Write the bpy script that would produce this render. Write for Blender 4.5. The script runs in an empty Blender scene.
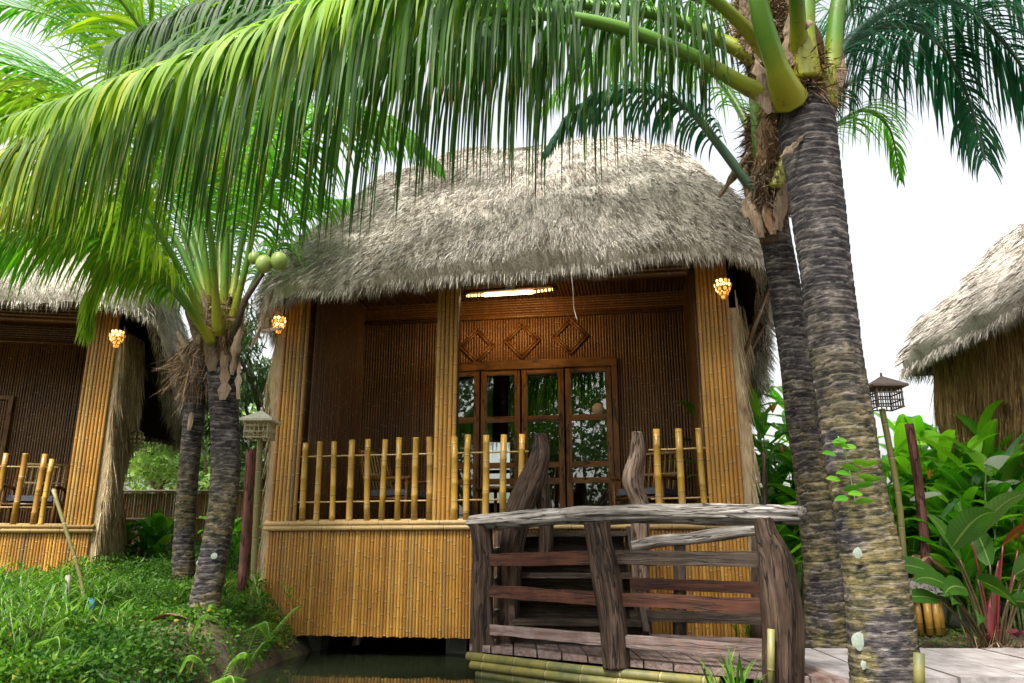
import bpy, math, random
import numpy as np
from mathutils import Vector, Matrix, noise as mnoise
R_ = math.radians
random.seed(7); rng = np.random.default_rng(7)
S = bpy.context.scene
COL = S.collection

# ------------------------------------------------------------------ camera
FPX = 778.0; PITCH = R_(15.0); ZC = 1.04
cam = bpy.data.objects.new('camera', bpy.data.cameras.new('camera')); COL.objects.link(cam)
cam.location = (0, 0, ZC); cam.rotation_euler = (R_(90) + PITCH, 0, 0)
cam.data.sensor_width = 36; cam.data.lens = FPX / 1024 * 36
cam.data.clip_start = 0.05; cam.data.clip_end = 2000
S.camera = cam
# ------------------------------------------------------------------ light
SUN_EL, SUN_AZ = R_(56), R_(-150)          # azimuth measured from +Y towards +X : behind the viewer's left
w = bpy.data.worlds.new('World'); S.world = w; w.use_nodes = True
nt = w.node_tree; nt.nodes.clear()
sky = nt.nodes.new('ShaderNodeTexSky'); sky.sky_type = 'NISHITA'; sky.sun_disc = False
sky.sun_elevation = SUN_EL; sky.sun_rotation = SUN_AZ
sky.air_density = 1.6; sky.dust_density = 6.0; sky.ozone_density = 1.0
hsv = nt.nodes.new('ShaderNodeHueSaturation'); hsv.inputs['Saturation'].default_value = 0.22
bg = nt.nodes.new('ShaderNodeBackground'); bg.inputs['Strength'].default_value = 0.15
wo = nt.nodes.new('ShaderNodeOutputWorld')
nt.links.new(sky.outputs[0], hsv.inputs['Color']); nt.links.new(hsv.outputs[0], bg.inputs[0]); nt.links.new(bg.outputs[0], wo.inputs[0])
sl = bpy.data.lights.new('sun', 'SUN'); sl.energy = 3.0; sl.angle = R_(10); sl.color = (1, .95, .86)
so = bpy.data.objects.new('sun', sl); COL.objects.link(so)
sd = Vector((math.sin(SUN_AZ) * math.cos(SUN_EL), math.cos(SUN_AZ) * math.cos(SUN_EL), math.sin(SUN_EL)))
so.rotation_euler = sd.to_track_quat('Z', 'Y').to_euler()
S.view_settings.view_transform = 'Standard'; S.view_settings.look = 'None'
S.view_settings.exposure = 1.25; S.view_settings.gamma = 1.0
S.cycles.max_bounces = 8; S.cycles.transparent_max_bounces = 12; S.cycles.sample_clamp_indirect = 6

# ------------------------------------------------------------------ helpers
def P(px, py, Y):
    dx = (px - 512) / FPX; dy = (341.5 - py) / FPX
    v = Vector((dx, math.cos(PITCH) - math.sin(PITCH) * dy, math.sin(PITCH) + math.cos(PITCH) * dy))
    return Vector((0, 0, ZC)) + v * (Y / v.y)

class MB:
    def __init__(s): s.V = []; s.F = []; s.R = []; s.L = []; s.A = []; s.blocks = []
    def v(s, p, r=0.0, l=0.0, ab=None): s.V.append((p[0], p[1], p[2])); s.R.append(r); s.L.append(l); s.A.append(ab or (p[0], p[2])); return len(s.V) - 1
    def f(s, *i): s.F.append(tuple(i))
    def box(s, a, b, r=0.0, axis=2):
        i = len(s.V)
        for z in (a[2], b[2]):
            for y in (a[1], b[1]):
                for x in (a[0], b[0]): s.v((x, y, z), r, (x, y, z)[axis], [(y, z), (x, z), (x, y)][axis])
        for q in ((0, 2, 3, 1), (4, 5, 7, 6), (0, 1, 5, 4), (2, 6, 7, 3), (0, 4, 6, 2), (1, 3, 7, 5)): s.f(*[i + k for k in q])
    def beam(s, a, b, wd, th, r=None, up=Vector((0, 0, 1)), nz=0.0):
        """plank from a to b, wd across (horizontal), th along up"""
        a = Vector(a); b = Vector(b); t = (b - a); L = t.length; t.normalize()
        sd_ = t.cross(up).normalized(); u = sd_.cross(t).normalized(); r = random.random() if r is None else r
        n = max(1, int(L / .15)) if nz else 1; i0 = len(s.V)
        for k in range(n + 1):
            c = a + t * (L * k / n)
            for (p, q) in ((-1, -1), (1, -1), (1, 1), (-1, 1)):
                jn = nz * mnoise.noise(c * 4 + Vector((p * 3, q * 5, r * 30))) if nz else 0
                s.v(c + sd_ * (p * wd / 2) + u * (q * (th / 2 + jn)), r, L * k / n, (p * wd / 2, q * th / 2))
        for k in range(n):
            for j in range(4):
                s.f(i0 + k * 4 + j, i0 + k * 4 + (j + 1) % 4, i0 + k * 4 + 4 + (j + 1) % 4, i0 + k * 4 + 4 + j)
        s.f(i0 + 3, i0 + 2, i0 + 1, i0); e = i0 + n * 4; s.f(e, e + 1, e + 2, e + 3)
    def tube(s, pts, rad, n=8, r=None, nz=0.0, nf=3.0, flat=1.0, cap=True, l0=0.0, sub=1, rid=0.0):
        pts = [Vector(p) for p in pts]
        if not hasattr(rad, '__len__'): rad = [rad] * len(pts)
        if sub > 1: pts, rad = smooth(pts, rad, sub)
        r = random.random() if r is None else r
        m = len(pts); i0 = len(s.V); u = None; L = l0
        for k in range(m):
            t = (pts[min(k + 1, m - 1)] - pts[max(k - 1, 0)]).normalized()
            if u is None:
                u = Vector((0, 0, 1)) if abs(t.z) < .8 else Vector((0, -1, 0))
            u = (u - t * u.dot(t)).normalized(); w_ = t.cross(u)
            if k: L += (pts[k] - pts[k - 1]).length
            for j in range(n):
                a = 2 * math.pi * j / n; rr = rad[k]
                if nz: rr *= 1 + nz * mnoise.noise(Vector((math.cos(a) * 1.3 + r * 40, math.sin(a) * 1.3, L * nf))) * 2
                if rid: rr *= 1 + rid * mnoise.noise(Vector((math.cos(a) * 5, math.sin(a) * 5 + r * 40, L * 1.5)))
                s.v(pts[k] + u * (math.sin(a) * rr * flat) + w_ * (math.cos(a) * rr), r, L, (math.cos(a) * rr, math.sin(a) * rr))
        for k in range(m - 1):
            for j in range(n):
                a = i0 + k * n + j; b = i0 + k * n + (j + 1) % n
                s.f(a, b, b + n, a + n)
        if cap:
            s.f(*[i0 + j for j in reversed(range(n))]); s.f(*[i0 + (m - 1) * n + j for j in range(n)])
    def block(s, V, F, Rn, Ln):
        s.blocks.append((V, F, Rn, Ln))
    def build(s, name, mat, parent=None, org=None, smooth_=True):
        V = np.array(s.V, dtype=np.float32).reshape(-1, 3); Rr = np.array(s.R, dtype=np.float32); Ll = np.array(s.L, dtype=np.float32)
        fs = [np.array([i for f in s.F for i in f], dtype=np.int32)]; ns = [np.array([len(f) for f in s.F], dtype=np.int32)]
        Vs = [V]; Rs = [Rr]; Ls = [Ll]; off = len(V); As = [np.array(s.A, dtype=np.float32).reshape(-1, 2)]
        for (bv, bf, br, bl) in s.blocks:
            Vs.append(bv.reshape(-1, 3).astype(np.float32)); As.append(np.zeros((len(bv.reshape(-1, 3)), 2), np.float32)); Rs.append(br.astype(np.float32)); Ls.append(bl.astype(np.float32))
            fs.append((bf + off).astype(np.int32).ravel()); ns.append(np.full(len(bf), bf.shape[1], np.int32)); off += len(Vs[-1])
        V = np.concatenate(Vs); idx = np.concatenate(fs); cnt = np.concatenate(ns)
        if org is None and parent is not None and parent.get('_w'): org = parent.location
        if org is not None: V = V - np.array(org, dtype=np.float32)
        me = bpy.data.meshes.new(name)
        me.vertices.add(len(V)); me.vertices.foreach_set('co', V.ravel())
        me.loops.add(len(idx)); me.loops.foreach_set('vertex_index', idx)
        me.polygons.add(len(cnt)); st = np.concatenate([[0], np.cumsum(cnt)[:-1]]).astype(np.int32)
        me.polygons.foreach_set('loop_start', st)
        me.polygons.foreach_set('use_smooth', np.full(len(cnt), smooth_))
        me.update(calc_edges=True)
        for nm, arr in (('rnd', np.concatenate(Rs)), ('len', np.concatenate(Ls)), ('cu', np.concatenate(As)[:, 0].copy()), ('cv', np.concatenate(As)[:, 1].copy())):
            at = me.attributes.new(nm, 'FLOAT', 'POINT'); at.data.foreach_set('value', arr)
        me.validate()
        o = bpy.data.objects.new(name, me); COL.objects.link(o); me.materials.append(mat)
        if parent is not None: o.parent = parent
        return o

def smooth(pts, rad, sub):
    n = len(pts); po = []; ro = []
    g = lambda i: pts[max(0, min(n - 1, i))]
    for i in range(n - 1):
        p0, p1, p2, p3 = g(i - 1), g(i), g(i + 1), g(i + 2)
        for k in range(sub):
            t = k / sub
            po.append(0.5 * ((2 * p1) + (p2 - p0) * t + (2 * p0 - 5 * p1 + 4 * p2 - p3) * t * t + (3 * p1 - p0 - 3 * p2 + p3) * t ** 3))
            ro.append(rad[i] * (1 - t) + rad[i + 1] * t)
    po.append(pts[-1]); ro.append(rad[-1]); return po, ro

def tag(o, label=None, cat=None, group=None, kind=None):
    if label: o['label'] = label
    if cat: o['category'] = cat
    if group: o['group'] = group
    if kind: o['kind'] = kind
    return o
def empty(name, loc, label, cat, group=None, rz=0, world=True):
    o = bpy.data.objects.new(name, None); COL.objects.link(o); o.location = loc; o.rotation_euler = (0, 0, rz)
    o.empty_display_size = .2
    if world: o['_w'] = 1
    return tag(o, label, cat, group)

# ------------------------------------------------------------------ materials
def newmat(name):
    m = bpy.data.materials.new(name); m.use_nodes = True; t = m.node_tree; t.nodes.clear()
    out = t.nodes.new('ShaderNodeOutputMaterial'); b = t.nodes.new('ShaderNodeBsdfPrincipled'); t.links.new(b.outputs[0], out.inputs[0])
    return m, t, b, out
def N(t, ty, **kw):
    n = t.nodes.new(ty)
    for k, v in kw.items():
        if hasattr(n, k): setattr(n, k, v)
        else: n.inputs[k].default_value = v
    return n
def attr(t, nm): n = t.nodes.new('ShaderNodeAttribute'); n.attribute_name = nm; return n.outputs['Fac']
def obj3(t, scale):
    tc = t.nodes.new('ShaderNodeTexCoord'); mp = t.nodes.new('ShaderNodeMapping'); mp.inputs['Scale'].default_value = scale
    t.links.new(tc.outputs['Object'], mp.inputs[0]); return mp.outputs[0]
def ramp(t, fac, stops):
    r = t.nodes.new('ShaderNodeValToRGB'); e = r.color_ramp.elements
    while len(e) < len(stops): e.new(.5)
    for i, (p, c) in enumerate(stops): e[i].position = p; e[i].color = (*c, 1) if len(c) == 3 else c
    t.links.new(fac, r.inputs[0]); return r.outputs[0]
def mth(t, op, a, b=None, c=None):
    n = t.nodes.new('ShaderNodeMath'); n.operation = op
    for i, x in enumerate((a, b, c)):
        if x is None: continue
        if isinstance(x, (int, float)): n.inputs[i].default_value = x
        else: t.links.new(x, n.inputs[i])
    return n.outputs[0]
def mixc(t, fac, a, b, mode='MIX'):
    n = t.nodes.new('ShaderNodeMix'); n.data_type = 'RGBA'; n.blend_type = mode
    for k, x in ((0, fac), (6, a), (7, b)):
        if isinstance(x, (int, float)): n.inputs[k].default_value = x
        elif isinstance(x, tuple): n.inputs[k].default_value = (*x, 1)
        else: t.links.new(x, n.inputs[k])
    return n.outputs[2]
def noiset(t, vec, scale, detail=4, rough=.6):
    n = N(t, 'ShaderNodeTexNoise'); n.inputs['Scale'].default_value = scale; n.inputs['Detail'].default_value = detail; n.inputs['Roughness'].default_value = rough
    if vec is not None: t.links.new(vec, n.inputs[0])
    return n.outputs[0]
def bump(t, b, h, strength=.5, dist=.01):
    n = t.nodes.new('ShaderNodeBump'); n.inputs['Strength'].default_value = strength; n.inputs['Distance'].default_value = dist
    t.links.new(h, n.inputs['Height']); t.links.new(n.outputs[0], b.inputs['Normal'])

def bamboo(name, stops, rough=.45, node_sp=.33, streak=(30, 30, 2), stain=(.20, .12, .05), stain_amt=.6):
    m, t, b, _ = newmat(name)
    r = attr(t, 'rnd'); l = attr(t, 'len')
    c = ramp(t, r, stops)
    ph = mth(t, 'FRACT', mth(t, 'ADD', mth(t, 'DIVIDE', l, node_sp), mth(t, 'MULTIPLY', r, 17.3)))
    ring = mth(t, 'LESS_THAN', ph, .035)
    c = mixc(t, mth(t, 'MULTIPLY', ring, .6), c, (.06, .03, .012))
    ring2 = mth(t, 'MULTIPLY', mth(t, 'LESS_THAN', ph, .075), mth(t, 'GREATER_THAN', ph, .035))
    c = mixc(t, mth(t, 'MULTIPLY', ring2, .25), c, (.7, .6, .35))
    ns = noiset(t, obj3(t, streak), 1.0, 5)
    c = mixc(t, mth(t, 'MULTIPLY', ramp(t, ns, [(.42, (0, 0, 0)), (.75, (1, 1, 1))]), stain_amt), c, stain, 'MIX')
    big = noiset(t, obj3(t, (1, 1, 1)), 2.3, 4)
    c = mixc(t, 1.0, c, ramp(t, big, [(.3, (.72, .72, .72)), (.65, (1.08, 1.08, 1.08))]), 'MULTIPLY')
    t.links.new(c, b.inputs['Base Color']); b.inputs['Roughness'].default_value = rough
    bump(t, b, ns, .25, .004)
    return m
M = {}
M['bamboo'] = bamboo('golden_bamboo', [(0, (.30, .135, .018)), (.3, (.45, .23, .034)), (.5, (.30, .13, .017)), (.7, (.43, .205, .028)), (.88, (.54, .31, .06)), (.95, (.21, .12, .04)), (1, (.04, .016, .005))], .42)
M['bamboo_fence'] = bamboo('tan_bamboo', [(0, (.50, .32, .11)), (.5, (.58, .38, .14)), (.95, (.42, .26, .09)), (1, (.3, .18, .06))], .6)
M['bamboo_pale'] = bamboo('pale_bamboo', [(0, (.45, .31, .13)), (.5, (.50, .35, .15)), (1, (.38, .25, .10))], .45, stain_amt=.35)
M['bamboo_yel'] = bamboo('yellow_bamboo', [(0, (.42, .24, .032)), (.5, (.50, .29, .04)), (1, (.32, .16, .025))], .35, node_sp=.3, stain_amt=.45, streak=(9, 9, 3))
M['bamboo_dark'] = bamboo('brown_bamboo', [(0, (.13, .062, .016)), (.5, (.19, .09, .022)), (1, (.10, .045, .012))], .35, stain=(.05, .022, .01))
M['bamboo_red'] = bamboo('red_bamboo', [(0, (.20, .085, .018)), (.5, (.25, .11, .024)), (1, (.16, .065, .015))], .35, stain=(.08, .03, .01))
M['bamboo_moss'] = bamboo('mossy_bamboo', [(0, (.14, .125, .03)), (.5, (.19, .165, .035)), (1, (.08, .09, .028))], .6, streak=(7, 7, 7), stain=(.04, .06, .03), stain_amt=.95)
M['bamboo_green'] = bamboo('green_bamboo', [(0, (.17, .16, .045)), (1, (.22, .19, .06))], .5, stain=(.14, .12, .05))

def thatch(name, a, b_, c_, dark):
    m, t, b, _ = newmat(name)
    r = attr(t, 'rnd')
    c = ramp(t, r, [(0, dark), (.18, a), (.55, b_), (1, c_)])
    n1 = noiset(t, obj3(t, (1, 1, .6)), 3.0, 6, .7)
    c = mixc(t, 1.0, c, ramp(t, n1, [(.34, (.50, .45, .40)), (.46, (.93, .92, .90)), (.68, (1.1, 1.08, 1.05))]), 'MULTIPLY')
    n2 = noiset(t, obj3(t, (60, 60, 8)), 1.0, 4)
    c = mixc(t, .6, c, ramp(t, n2, [(.35, (.55, .52, .48)), (.55, (1.1, 1.1, 1.1))]), 'MULTIPLY')
    t.links.new(c, b.inputs['Base Color']); b.inputs['Roughness'].default_value = .85; b.inputs['Specular IOR Level'].default_value = .2
    bump(t, b, n2, .8, .03); return m
M['thatch'] = thatch('grey_thatch', (.45, .41, .36), (.65, .61, .55), (.80, .77, .72), (.15, .12, .10))
M['thatch_shade'] = thatch('shade_dark_thatch', (.05, .04, .03), (.08, .06, .045), (.12, .09, .065), (.02, .015, .012))  # shade under the overhang put into a darker straw colour
M['thatch_side'] = thatch('brown_thatch', (.36, .27, .16), (.52, .41, .25), (.68, .56, .38), (.14, .10, .06))
M['thatch_red'] = thatch('reddish_thatch', (.32, .19, .08), (.46, .29, .13), (.60, .41, .22), (.12, .07, .03))

def leafmat(name, stops, tip=(.28, .20, .06), tipstart=.93, trans=.35, rough=.38, spec=.5, tcol=(1.3, 1.6, .5), veins=0):
    m, t, b, out = newmat(name)
    r = attr(t, 'rnd'); l = attr(t, 'len')
    c = ramp(t, r, stops)
    n1 = noiset(t, obj3(t, (1, 1, 1)), 1.6, 3)
    c = mixc(t, 1.0, c, ramp(t, n1, [(.3, (.75, .75, .8)), (.7, (1.2, 1.2, 1.0))]), 'MULTIPLY')
    c = mixc(t, mth(t, 'MULTIPLY', mth(t, 'GREATER_THAN', l, tipstart), .6), c, tip)
    if veins:
        cu = attr(t, 'cu'); vv = mth(t, 'FRACT', mth(t, 'SUBTRACT', mth(t, 'MULTIPLY', l, 16), mth(t, 'MULTIPLY', cu, 1.6)))
        c = mixc(t, 1.0, c, ramp(t, vv, [(0, (.70, .72, .6)), (.18, (1, 1, 1)), (.8, (1.05, 1.05, 1.0)), (1, (.8, .8, .7))]), 'MULTIPLY')
        c = mixc(t, mth(t, 'MULTIPLY', mth(t, 'LESS_THAN', cu, .07), .7), c, (.22, .32, .08))
        bump(t, b, vv, .25, .004)
    t.links.new(c, b.inputs['Base Color']); b.inputs['Roughness'].default_value = rough
    b.inputs['Specular IOR Level'].default_value = spec
    tr = t.nodes.new('ShaderNodeBsdfTranslucent'); t.links.new(mixc(t, 1.0, c, tcol, 'MULTIPLY'), tr.inputs[0])
    mx = t.nodes.new('ShaderNodeMixShader'); mx.inputs[0].default_value = trans
    t.links.new(b.outputs[0], mx.inputs[1]); t.links.new(tr.outputs[0], mx.inputs[2]); t.links.new(mx.outputs[0], out.inputs[0])
    return m
M['frond'] = leafmat('deep_green_frond', [(0, (.018, .065, .006)), (.5, (.045, .13, .010)), (.8, (.14, .25, .015)), (1, (.42, .42, .03))], rough=.5, spec=.22, trans=.40)
M['frond_yel'] = leafmat('yellow_green_frond', [(0, (.12, .26, .012)), (.5, (.26, .40, .02)), (.9, (.46, .50, .03)), (1, (.32, .20, .04))], trans=.5, rough=.5, spec=.25)
M['frond_light'] = leafmat('bright_green_frond', [(0, (.06, .22, .012)), (.6, (.13, .34, .02)), (1, (.28, .44, .03))], trans=.5, rough=.5, spec=.25)
M['frond_blue'] = leafmat('blue_green_frond', [(0, (.015, .085, .045)), (.6, (.03, .14, .075)), (1, (.08, .24, .09))], trans=.35, rough=.5, spec=.2, tcol=(.9, 1.5, 1.0))
M['herb'] = leafmat('herb_green', [(0, (.02, .07, .008)), (.5, (.05, .14, .012)), (.8, (.11, .23, .018)), (.92, (.16, .27, .025)), (.97, (.25, .27, .035)), (1, (.42, .34, .05))], trans=.35, rough=.55, spec=.3)
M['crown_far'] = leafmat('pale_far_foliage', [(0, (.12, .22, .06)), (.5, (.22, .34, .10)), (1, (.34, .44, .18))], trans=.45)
M['crown_dark'] = leafmat('dark_foliage', [(0, (.02, .055, .012)), (.6, (.04, .09, .02)), (1, (.08, .16, .03))], trans=.3)
M['broad'] = leafmat('broad_green_leaf', [(0, (.03, .15, .012)), (.5, (.07, .28, .018)), (1, (.22, .46, .03))], trans=.45, rough=.28, veins=1)
M['broad_sheen'] = leafmat('white_sheen_leaf', [(0, (.62, .68, .6)), (1, (.8, .85, .78))], trans=.5, rough=.25, tcol=(1, 1, 1))  # white base stands in for sky reflected on glossy leaves
M['broad_deep'] = leafmat('deep_broad_leaf', [(0, (.03, .09, .015)), (.6, (.05, .14, .02)), (.85, (.08, .17, .03)), (1, (.22, .05, .02))], tip=(.25, .07, .03), tipstart=2, trans=.4, rough=.4, spec=.3, veins=1)
M['purple'] = leafmat('purple_leaf', [(0, (.06, .02, .03)), (1, (.25, .03, .07))], trans=.3, tcol=(1.4, .6, .8))
M['flower'] = leafmat('orange_flower', [(0, (.6, .18, .03)), (1, (.75, .35, .05))], trans=.3, tcol=(1, 1, 1))

def plain(name, col, rough=.6, metallic=0, nscale=12, namt=.35, dark=(.5, .5, .5), bstr=.2, spec=.5):
    m, t, b, _ = newmat(name)
    n1 = noiset(t, obj3(t, (1, 1, 1)), nscale, 6, .65)
    c = mixc(t, namt, col, mixc(t, 1.0, col, ramp(t, n1, [(.35, dark), (.65, (1.2, 1.2, 1.2))]), 'MULTIPLY'))
    t.links.new(c, b.inputs['Base Color']); b.inputs['Roughness'].default_value = rough; b.inputs['Metallic'].default_value = metallic
    b.inputs['Specular IOR Level'].default_value = spec
    bump(t, b, n1, bstr, .01); return m
def wood(name, a, b_, c_, rough=.7, freq=26, bstr=.7, moss=0, mcol=(.16, .17, .04), ck=.85):
    """weathered wood: grain along 'len'; cracks"""
    m, t, b, _ = newmat(name)
    geo = t.nodes.new('ShaderNodeTexCoord'); l = attr(t, 'len'); r = attr(t, 'rnd')
    cmb = t.nodes.new('ShaderNodeCombineXYZ'); sp = t.nodes.new('ShaderNodeSeparateXYZ'); t.links.new(geo.outputs['Object'], sp.inputs[0])
    # coordinates squeezed along the length of the timber
    t.links.new(mth(t, 'MULTIPLY', attr(t, 'cu'), freq), cmb.inputs[0])
    t.links.new(mth(t, 'MULTIPLY', attr(t, 'cv'), freq), cmb.inputs[1])
    t.links.new(mth(t, 'MULTIPLY', mth(t, 'ADD', l, mth(t, 'MULTIPLY', r, 9)), 2.2), cmb.inputs[2])
    n1 = noiset(t, cmb.outputs[0], 1.0, 7, .7); nc = noiset(t, cmb.outputs[0], .55, 3, .5)
    crack = ramp(t, mth(t, 'ABSOLUTE', mth(t, 'SUBTRACT', nc, .5)), [(.006, (1, 1, 1)), (.022, (0, 0, 0))])
    n2 = noiset(t, geo.outputs['Object'], 5, 5)
    c = ramp(t, n1, [(.28, a), (.45, b_), (.68, c_)])
    c = mixc(t, 1.0, c, ramp(t, n2, [(.3, (.6, .58, .55)), (.6, (1.05, 1.05, 1.05))]), 'MULTIPLY')
    c = mixc(t, .5, c, ramp(t, r, [(0, (.7, .7, .7)), (1, (1.25, 1.2, 1.15))]), 'MULTIPLY')
    c = mixc(t, mth(t, 'MULTIPLY', crack, ck), c, (.012, .009, .008))
    if moss:
        n3 = noiset(t, geo.outputs['Object'], 9, 4)
        c = mixc(t, mth(t, 'MULTIPLY', ramp(t, n3, [(.48, (0, 0, 0)), (.6, (1, 1, 1))]), moss), c, mcol)
    t.links.new(c, b.inputs['Base Color']); b.inputs['Roughness'].default_value = rough
    b.inputs['Specular IOR Level'].default_value = .2
    bump(t, b, mth(t, 'SUBTRACT', n1, crack), bstr, .012); return m
M['log_grey'] = wood('grey_weathered_log', (.035, .03, .027), (.23, .21, .19), (.50, .47, .44), freq=34, bstr=1.0)
M['log_brown'] = wood('brown_weathered_post', (.010, .006, .004), (.040, .024, .016), (.105, .072, .052), freq=34, bstr=1.0)
M['log_brown2'] = wood('pale_brown_driftwood', (.03, .02, .015), (.14, .095, .07), (.32, .24, .19), freq=34, bstr=1.0)
M['plank_red'] = wood('reddish_plank', (.012, .006, .004), (.045, .016, .009), (.085, .034, .020), freq=30, bstr=.4)
M['plank_dark'] = wood('dark_plank', (.015, .010, .008), (.04, .028, .02), (.085, .062, .046), freq=34, bstr=.5)
M['deck'] = wood('worn_deck_plank', (.06, .045, .04), (.14, .10, .09), (.25, .20, .185), freq=26, bstr=.4, ck=.4, moss=.3, mcol=(.16, .08, .06))
M['walk'] = wood('grey_walkway_plank', (.20, .18, .18), (.27, .25, .25), (.35, .33, .34), freq=14, bstr=.15, ck=.1)
M['frame'] = wood('brown_door_frame', (.09, .042, .013), (.18, .085, .024), (.26, .13, .04), rough=.35, freq=18, bstr=.2)
M['redpole'] = wood('red_brown_pole', (.06, .025, .02), (.14, .055, .045), (.24, .11, .09), freq=18, bstr=.6)
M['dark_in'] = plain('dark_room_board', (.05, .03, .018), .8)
M['lampwood'] = plain('lantern_wood', (.50, .42, .28), .7, nscale=20)
M['lampdark'] = plain('dark_lantern_wood', (.16, .12, .09), .7, nscale=20)
M['lamproof'] = plain('pale_lantern_roof', (.72, .66, .54), .7, nscale=25)
M['nut'] = plain('green_coconut', (.28, .38, .09), .4, nscale=8, namt=.5, bstr=.05)
M['fibre'] = thatch('palm_fibre', (.14, .08, .04), (.24, .15, .085), (.38, .28, .18), (.05, .03, .015))
M['dead'] = thatch('dead_sheath', (.13, .09, .06), (.20, .145, .10), (.32, .25, .18), (.05, .035, .025))
M['lichen'] = plain('white_lichen', (.24, .28, .23), .9, nscale=60, bstr=.3)
M['stone'] = plain('grey_boulder', (.42, .40, .38), .9, nscale=6, namt=.9, bstr=1.0)
M['pillar'] = plain('damp_concrete', (.16, .16, .13), .8, nscale=6, namt=.8)
M['blue'] = plain('blue_tape', (.03, .25, .38), .5)
M['wire'] = plain('white_wire', (.6, .58, .55), .5)
M['fabric'] = plain('grey_cushion', (.12, .13, .16), .9)
def petiole(name, a, b_):
    m, t, b, _ = newmat(name); l = attr(t, 'len')
    n1 = noiset(t, obj3(t, (20, 20, 20)), .6, 5)
    c = ramp(t, l, [(0, a), (.05, a), (.16, b_)])
    c = mixc(t, mth(t, 'MULTIPLY', ramp(t, n1, [(.58, (0, 0, 0)), (.66, (1, 1, 1))]), .6), c, (.10, .06, .02))
    t.links.new(c, b.inputs['Base Color']); b.inputs['Roughness'].default_value = .4; return m
M['petiole'] = petiole('green_petiole', (.26, .26, .012), (.075, .185, .012))
M['petiole_blue'] = petiole('bluish_petiole', (.12, .16, .10), (.07, .14, .09))
M['cane'] = plain('green_cane', (.14, .22, .06), .5)
M['cane_red'] = plain('red_cane', (.13, .015, .018), .4)
M['cane_brown'] = plain('brown_green_cane', (.07, .05, .02), .5)
M['twig'] = plain('brown_bark', (.13, .09, .06), .9, nscale=10, namt=.8, bstr=.6)

def trunkmat():
    m, t, b, _ = newmat('ringed_palm_bark')
    ring = attr(t, 'rnd'); l = attr(t, 'len')          # ring: 0 at a scar, 1 just below the next
    n1 = noiset(t, obj3(t, (1, 1, 2)), 8, 7, .7); n2 = noiset(t, obj3(t, (1, 1, 1)), 2.6, 5, .65); n3 = noiset(t, obj3(t, (6, 6, 34)), 1.5, 5)
    c = ramp(t, n1, [(.34, (.007, .007, .009)), (.47, (.032, .028, .030)), (.58, (.085, .074, .072)), (.72, (.28, .25, .23))])
    low = ramp(t, l, [(0, (1, 1, 1)), (.35, (.85, .85, .85)), (.62, (0, 0, 0))])
    lic = mth(t, 'MULTIPLY', low, ramp(t, n2, [(.42, (0, 0, 0)), (.52, (1, 1, 1))]))
    c = mixc(t, mth(t, 'MULTIPLY', lic, .8), c, ramp(t, n1, [(.38, (.010, .014, .008)), (.47, (.075, .066, .022)), (.66, (.25, .19, .055))]))
    c = mixc(t, mth(t, 'MULTIPLY', ramp(t, ring, [(0, (1, 1, 1)), (.10, (.9, .9, .9)), (.28, (0, 0, 0))]), .9), c, (.008, .007, .007))
    c = mixc(t, mth(t, 'MULTIPLY', ramp(t, ring, [(.72, (0, 0, 0)), (.95, (1, 1, 1))]), .45), c, (.26, .22, .19))
    c = mixc(t, mth(t, 'MULTIPLY', ramp(t, n3, [(.6, (0, 0, 0)), (.75, (1, 1, 1))]), .4), c, (.5, .47, .42))
    t.links.new(c, b.inputs['Base Color']); b.inputs['Roughness'].default_value = .85; b.inputs['Specular IOR Level'].default_value = .25
    bump(t, b, mth(t, 'ADD', n1, n3), .8, .02); return m
M['trunk'] = trunkmat()

def groundmat():
    m, t, b, _ = newmat('soil_and_moss')
    n1 = noiset(t, obj3(t, (1, 1, 1)), 3.0, 8, .7); n2 = noiset(t, obj3(t, (1, 1, 1)), 30, 5, .7)
    c = ramp(t, n1, [(.35, (.05, .035, .022)), (.5, (.11, .085, .05)), (.6, (.10, .11, .03)), (.75, (.20, .16, .10))])
    c = mixc(t, 1.0, c, ramp(t, n2, [(.3, (.5, .5, .5)), (.7, (1.4, 1.4, 1.4))]), 'MULTIPLY')
    t.links.new(c, b.inputs['Base Color']); b.inputs['Roughness'].default_value = .95
    bump(t, b, n2, .8, .03); return m
M['ground'] = groundmat()
def watermat():
    m, t, b, _ = newmat('dark_pond_water')
    b.inputs['Base Color'].default_value = (.012, .016, .008, 1); b.inputs['Roughness'].default_value = .04; b.inputs['IOR'].default_value = 1.33
    n1 = noiset(t, obj3(t, (1, 1, 1)), 2.2, 3, .5); bump(t, b, n1, .12, .02); return m
M['water'] = watermat()
def glassmat():
    m, t, b, out = newmat('window_glass'); t.nodes.remove(b)
    tr = N(t, 'ShaderNodeBsdfTransparent'); tr.inputs[0].default_value = (.88, .92, .9, 1)
    gl = N(t, 'ShaderNodeBsdfGlossy'); gl.inputs['Roughness'].default_value = .015; gl.inputs[0].default_value = (1, 1, 1, 1)
    fr = N(t, 'ShaderNodeFresnel'); fr.inputs[0].default_value = 1.55
    f2 = mth(t, 'MINIMUM', mth(t, 'MULTIPLY', fr.outputs[0], 2.2), 1.0)
    mx = N(t, 'ShaderNodeMixShader'); t.links.new(f2, mx.inputs[0]); t.links.new(tr.outputs[0], mx.inputs[1]); t.links.new(gl.outputs[0], mx.inputs[2])
    t.links.new(mx.outputs[0], out.inputs[0]); return m
M['glass'] = glassmat()
def emis(name, col, s):
    m, t, b, _ = newmat(name); b.inputs['Base Color'].default_value = (*col, 1); b.inputs['Emission Color'].default_value = (*col, 1); b.inputs['Emission Strength'].default_value = s; return m
M['glow'] = emis('lamp_glow', (1, .42, .08), .55)
M['glow_hot'] = emis('lamp_glow_bright', (1, .62, .20), 1.7)
M['tube'] = emis('tube_glow', (1, .82, .5), 4)

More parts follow.
